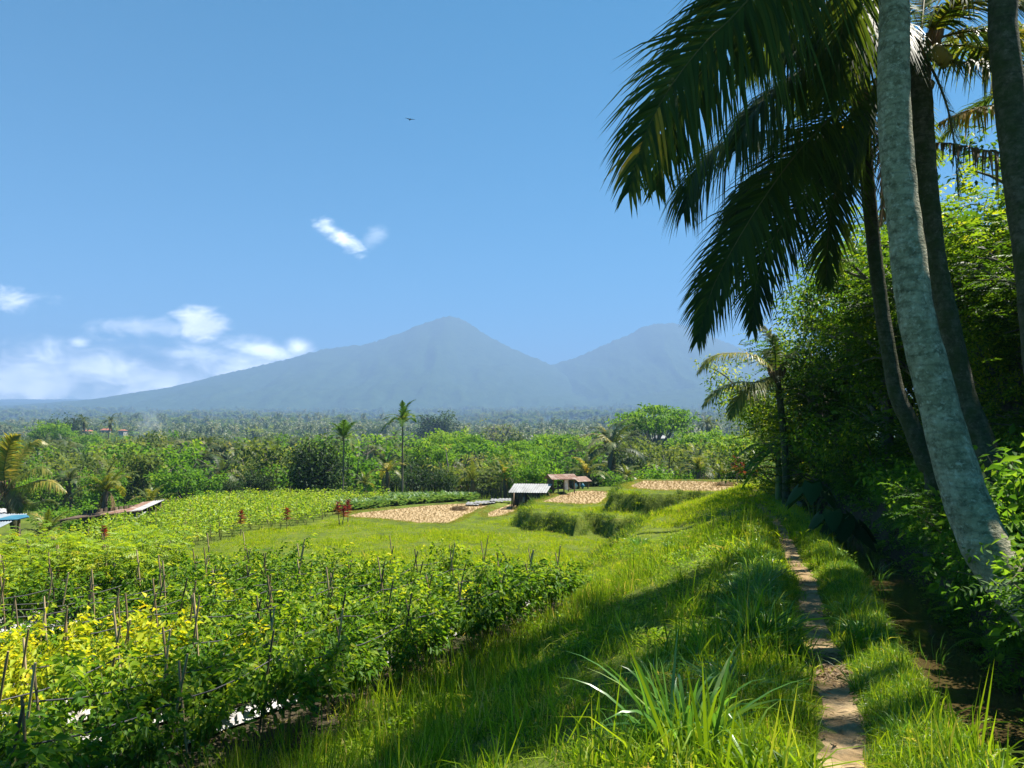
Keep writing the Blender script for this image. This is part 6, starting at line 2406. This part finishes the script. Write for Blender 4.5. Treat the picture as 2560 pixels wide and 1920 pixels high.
def build_details():
    # heaps of rice straw
    for (u, v, z, sx, lab) in [(459, 510.5, Z0, .48, 'dark grey heap of straw on the wide tan field'), (725, 486, Z3, .5, 'small pale heap of straw on the highest tan field')]:
        p = at_z(u, v, z)
        g = Geo()
        th, ph = np.meshgrid(np.linspace(0, 2 * math.pi, 22)[:-1], np.linspace(0.02, math.pi / 2, 8))
        rr = 1 + .18 * fbm(np.cos(th) * 2 + 5, np.sin(th) * 2 + ph * 2, 3)
        V = np.stack([np.cos(th) * np.sin(ph) * rr * sx, np.sin(th) * np.sin(ph) * rr * sx * .7, np.cos(ph) * rr * .26], -1).reshape(-1, 3)
        i = np.arange(7)[:, None] * 21 + np.arange(21)[None, :]
        i2 = np.arange(7)[:, None] * 21 + (np.arange(21)[None, :] + 1) % 21
        g.add(V, np.stack([i, i + 21, i2 + 21, i2], -1).reshape(-1, 4), .3)
        n = 260
        a, e = RNG.uniform(0, 6.28, n), RNG.uniform(.1, 1.5, n)
        P = np.stack([np.cos(a) * np.sin(e) * sx * .95, np.sin(a) * np.sin(e) * sx * .66, np.cos(e) * .25], 1)
        d = np.stack([np.cos(a + RNG.normal(0, 1, n)), np.sin(a + RNG.normal(0, 1, n)), RNG.uniform(-.4, .7, n)], 1)
        blades(g, P, d, .32, .018, .6, RNG.uniform(0, .6, n), 0, 2)
        o = g.obj('straw_heap', M['palm_dead' if z == Z0 else 'straw'], None, (p[0], p[1], z + .02))
        tag(o, lab, 'straw heap')
    # red cordyline bushes
    def cordyline(u, vb, vt, y, lab, heads=1):
        p = at_y(u, vb, y)
        z = float(height(p[0], y))
        h = max(at_y(u, vt, y)[2] - z, .6)
        r = thing('cordyline', (p[0], y, z), lab, 'plant', 'red leaved plants by the fields')
        for k in range(heads):
            ox = (k - (heads - 1) / 2) * .35
            g = Geo()
            hh = h * (1 - .2 * k)
            tube(g, spline([(ox * .3, 0, -.1), (ox * .8, .02, hh * .4), (ox, 0, hh * .85)], 6), np.linspace(.03, .016, 6), 5)
            part('stem', g.mesh('stem', M['twig']), r)
            g = Geo()
            n = 70
            f = RNG.uniform(0, 1, n)
            a = np.arange(n) * 2.399
            pos = np.stack([np.full(n, ox), np.zeros(n), hh * (.42 + .5 * f)], 1)
            d = np.stack([np.cos(a), np.sin(a), .25 + 1.5 * f ** 2], 1)
            blades(g, pos, d, h * .19 * RNG.uniform(.8, 1.2, n), .06, RNG.uniform(.2, .8, n), np.clip(1 - f * .95 + RNG.normal(0, .12, n), 0, 1), 0, 3)
            part('foliage', g.mesh('foliage', M['cordyline']), r)
    cordyline(241, 521, 509, 37, 'red cordyline with a single stem at the left front edge of the far chilli field')
    cordyline(287, 516, 507, 39, 'dull red cordyline in front of the far chilli rows')
    cordyline(341, 512, 500, 41, 'brightest red cordyline beside the wide tan field', 2)
    cordyline(348, 511, 499, 42, 'brown red cordyline just right of the brightest one')
    cordyline(104, 538, 525, 33, 'rusty orange cordyline among the plants at the left')
    cordyline(739, 480, 455, 47, 'tall red and yellow cordyline at the end of the highest tan field', 2)
    cordyline(756, 478, 469, 47.5, 'small scarlet cordyline right of the tall one')
    # grey sheets laid on the ground left of the grey roofed hut
    for k in range(5):
        p = at_y(472 + k * 8, 495.5 - .35 * k, 52 + .4 * k)
        z = float(height(p[0], p[1]))
        g = Geo()
        corrugated(g, (-.45, -.5, .16 + .03 * (k % 2)), (.95, 0, .04 * (k % 3 - 1)), (.1, 1.3, .06), 4, .02)
        o = g.obj('roofing_sheet', M['grey_sheet'], None, (p[0], p[1], z))
        tag(o, 'grey roofing sheet lying in the grass left of the grey roofed hut', 'roofing sheet', 'roofing sheets on the grass')
    # low picket fence behind
    p0, p1 = at_y(476, 487, 58.2), at_y(512, 485.5, 58.6)
    z = float(height(p0[0], p0[1]))
    r = thing('picket_fence', (p0[0], p0[1], z), 'rough stick fence in front of the palms left of the huts', 'fence')
    nst = 22
    me = []
    for i in range(nst):
        f = i / (nst - 1)
        x, y = (p1[0] - p0[0]) * f, (p1[1] - p0[1]) * f
        gz = float(height(p0[0] + x, p0[1] + y)) - z
        post(r, x, y, gz - .1, gz + .75 + .15 * RNG.random(), .03, 'wood', 'stick')
    # concrete lining of the stream, slab by slab
    r = thing('retaining_wall', (float(xsl(23.5)), 23.5, float(zp(23.5)) - .4), 'concrete slab lining on the left side of the far stream', 'wall')
    org = np.array(r.location)
    for i in range(11):
        y0, y1 = 23.2 + i * 1.05, 23.2 + (i + 1) * 1.05 - .05
        x0, x1 = float(xsl(y0)) + .02, float(xsl(y1)) + .02
        g = Geo()
        ztop = float(zp(y0)) + .10 + .03 * RNG.normal()
        ang = math.atan2(y1 - y0, x1 - x0)
        box(g, np.array([(x0 + x1) / 2, (y0 + y1) / 2, ztop - .42]) - org, (math.hypot(x1 - x0, y1 - y0), .12, .84), 0, .5, rot_z(ang))
        part('slab', g.mesh('slab', M['concrete'], False), r)
    # banana plant whose leaves reach out of the trees
    p = at_y(778, 470, 25.5)
    z = float(height(p[0], 25.5))
    r = thing('banana_plant', (p[0], 25.5, z), 'banana plant with drooping torn leaves left of the bank trees', 'banana plant')
    g = Geo()
    tube(g, np.array([(0, 0, -.2), (.02, 0, 1.0), (0, 0, 1.9)]), [.14, .11, .07], 8)
    part('stem', g.mesh('stem', M['stem']), r)
    for i, (az, up, L) in enumerate([(3.0, .5, 1.5), (3.5, .0, 1.5), (2.6, -.4, 1.4), (4.2, .6, 1.3), (1.8, .5, 1.4), (.6, .7, 1.3), (5.3, .3, 1.3)]):
        g = Geo()
        k = 16
        t = np.linspace(0, 1, k)
        d = np.array([math.cos(az), math.sin(az), 0])
        sd = np.array([-math.sin(az), math.cos(az), 0])
        C = d * (t * L * .9)[:, None] + np.array([0, 0, 1.0]) * (1.85 + L * (up * t - (.5 + .4 * abs(up)) * t * t))[:, None]
        tube(g, C, np.linspace(.03, .008, k), 4, 1)
        wv = .26 * np.sin(np.clip(t * 3.3 - .35, 0, 3.1)) ** .6
        for q in range(3, k - 1):
            for s in (-1, 1):
                dr = RNG.uniform(.1, .35)
                g.add([C[q], C[q + 1], C[q + 1] * .97 + C[q] * .03 + sd * s * wv[q] + [0, 0, -dr * wv[q]], C[q] + sd * s * wv[q] + [0, 0, -dr * wv[q]]], [[0, 1, 2, 3]], RNG.uniform(.2, .7), 0)
        part('leaf', g.mesh('leaf', [M['vine'], M['petiole']]), r)
    # small bird high in the sky
    p = at_y(410, 119.5, 60)
    r = thing('bird', p, 'tiny dark bird gliding high in the blue sky', 'bird', None, .4)
    g = Geo()
    t = np.linspace(0, 1, 7)
    tube(g, np.stack([0 * t, -.2 + .42 * t, .01 * np.sin(t * 3)], 1), .055 * np.sin(np.clip(t * 3.0 + .12, 0, 3.0)) + .004, 7)
    part('body', g.mesh('body', M['feather']), r)
    for s in (-1, 1):
        g = Geo()
        V = [(s * .03, .06, .02), (s * .22, .10, .08), (s * .48, -.02, .05), (s * .25, -.03, .07), (s * .03, -.07, .015)]
        g.add(np.array(V + [(a, b, c - .012) for a, b, c in V]), [[0, 1, 3, 4], [9, 8, 6, 5]], .5)
        g.add(np.array(V), [[1, 2, 3]], .5)
        part('wing', g.mesh('wing', M['feather']), r)
    # dry leaf litter on the path
    V = []
    for i in range(3):
        g = Geo()
        n = 7
        a = RNG.uniform(0, 6.28, n)
        leaves(g, np.stack([RNG.normal(0, .08, n), RNG.normal(0, .08, n), np.full(n, .012)], 1), np.stack([np.cos(a), np.sin(a), RNG.uniform(0, .25, n)], 1), np.tile([0, 0, 1.0], (n, 1)), RNG.uniform(.05, .14, n), .018, RNG.uniform(0, .8, n), 0, .05, .2)
        V.append(g)
    y = np.concatenate([RNG.uniform(3.2, 26, 90), RNG.normal(5.75, .25, 70)])
    x = xp(y) + RNG.uniform(-.13, .13, len(y))
    place_grass('leaf_litter', V, M['palm_dead'], x, y, .6, 1.2, 'dry leaf litter strewn on the dirt path', .010, .03)


build_details()


# ------------------------------------------------------------------ haze
def build_haze():
    m, t, out = new_mat('valley_air')
    v = N(t, 'ShaderNodeVolumePrincipled')
    v.inputs['Color'].default_value = (.262, .405, .67, 1)
    v.inputs['Density'].default_value = HAZE
    v.inputs['Anisotropy'].default_value = .0
    t.links.new(v.outputs[0], out.inputs['Volume'])
    g = Geo()
    x0, x1, y0, y1, z0, z1 = -9500, 9500, -80, 9500, -60, 915
    box(g, ((x0 + x1) / 2, (y0 + y1) / 2, (z0 + z1) / 2), (x1 - x0, y1 - y0, z1 - z0))
    o = g.obj('haze', m, None, None, False)
    tag(o, 'pale blue air haze over the valley', None, None, 'stuff')


def build_smoke():
    m, t, out = new_mat('wood_smoke')
    v = N(t, 'ShaderNodeVolumePrincipled')
    v.inputs['Color'].default_value = (.72, .80, .92, 1)
    v.inputs['Density'].default_value = .035
    t.links.new(v.outputs[0], out.inputs['Volume'])
    p = at_y(136, 437, 225)
    P = np.array([p + np.array(q) for q in ((0, 0, -2.5), (.6, 0, 0), (2.0, 0, 2.2), (4.0, 0, 4.2), (6.5, 0, 5.4))])
    g = Geo()
    tube(g, spline(P, 16), np.linspace(1.0, 3.4, 16) * (1 + .25 * np.sin(np.arange(16) * 1.7)), 12)
    tag(g.obj('smoke', m), 'thin bluish smoke rising from the palm grove at the left', None, None, 'stuff')


build_smoke()
HAZE = 0.00030
build_haze()
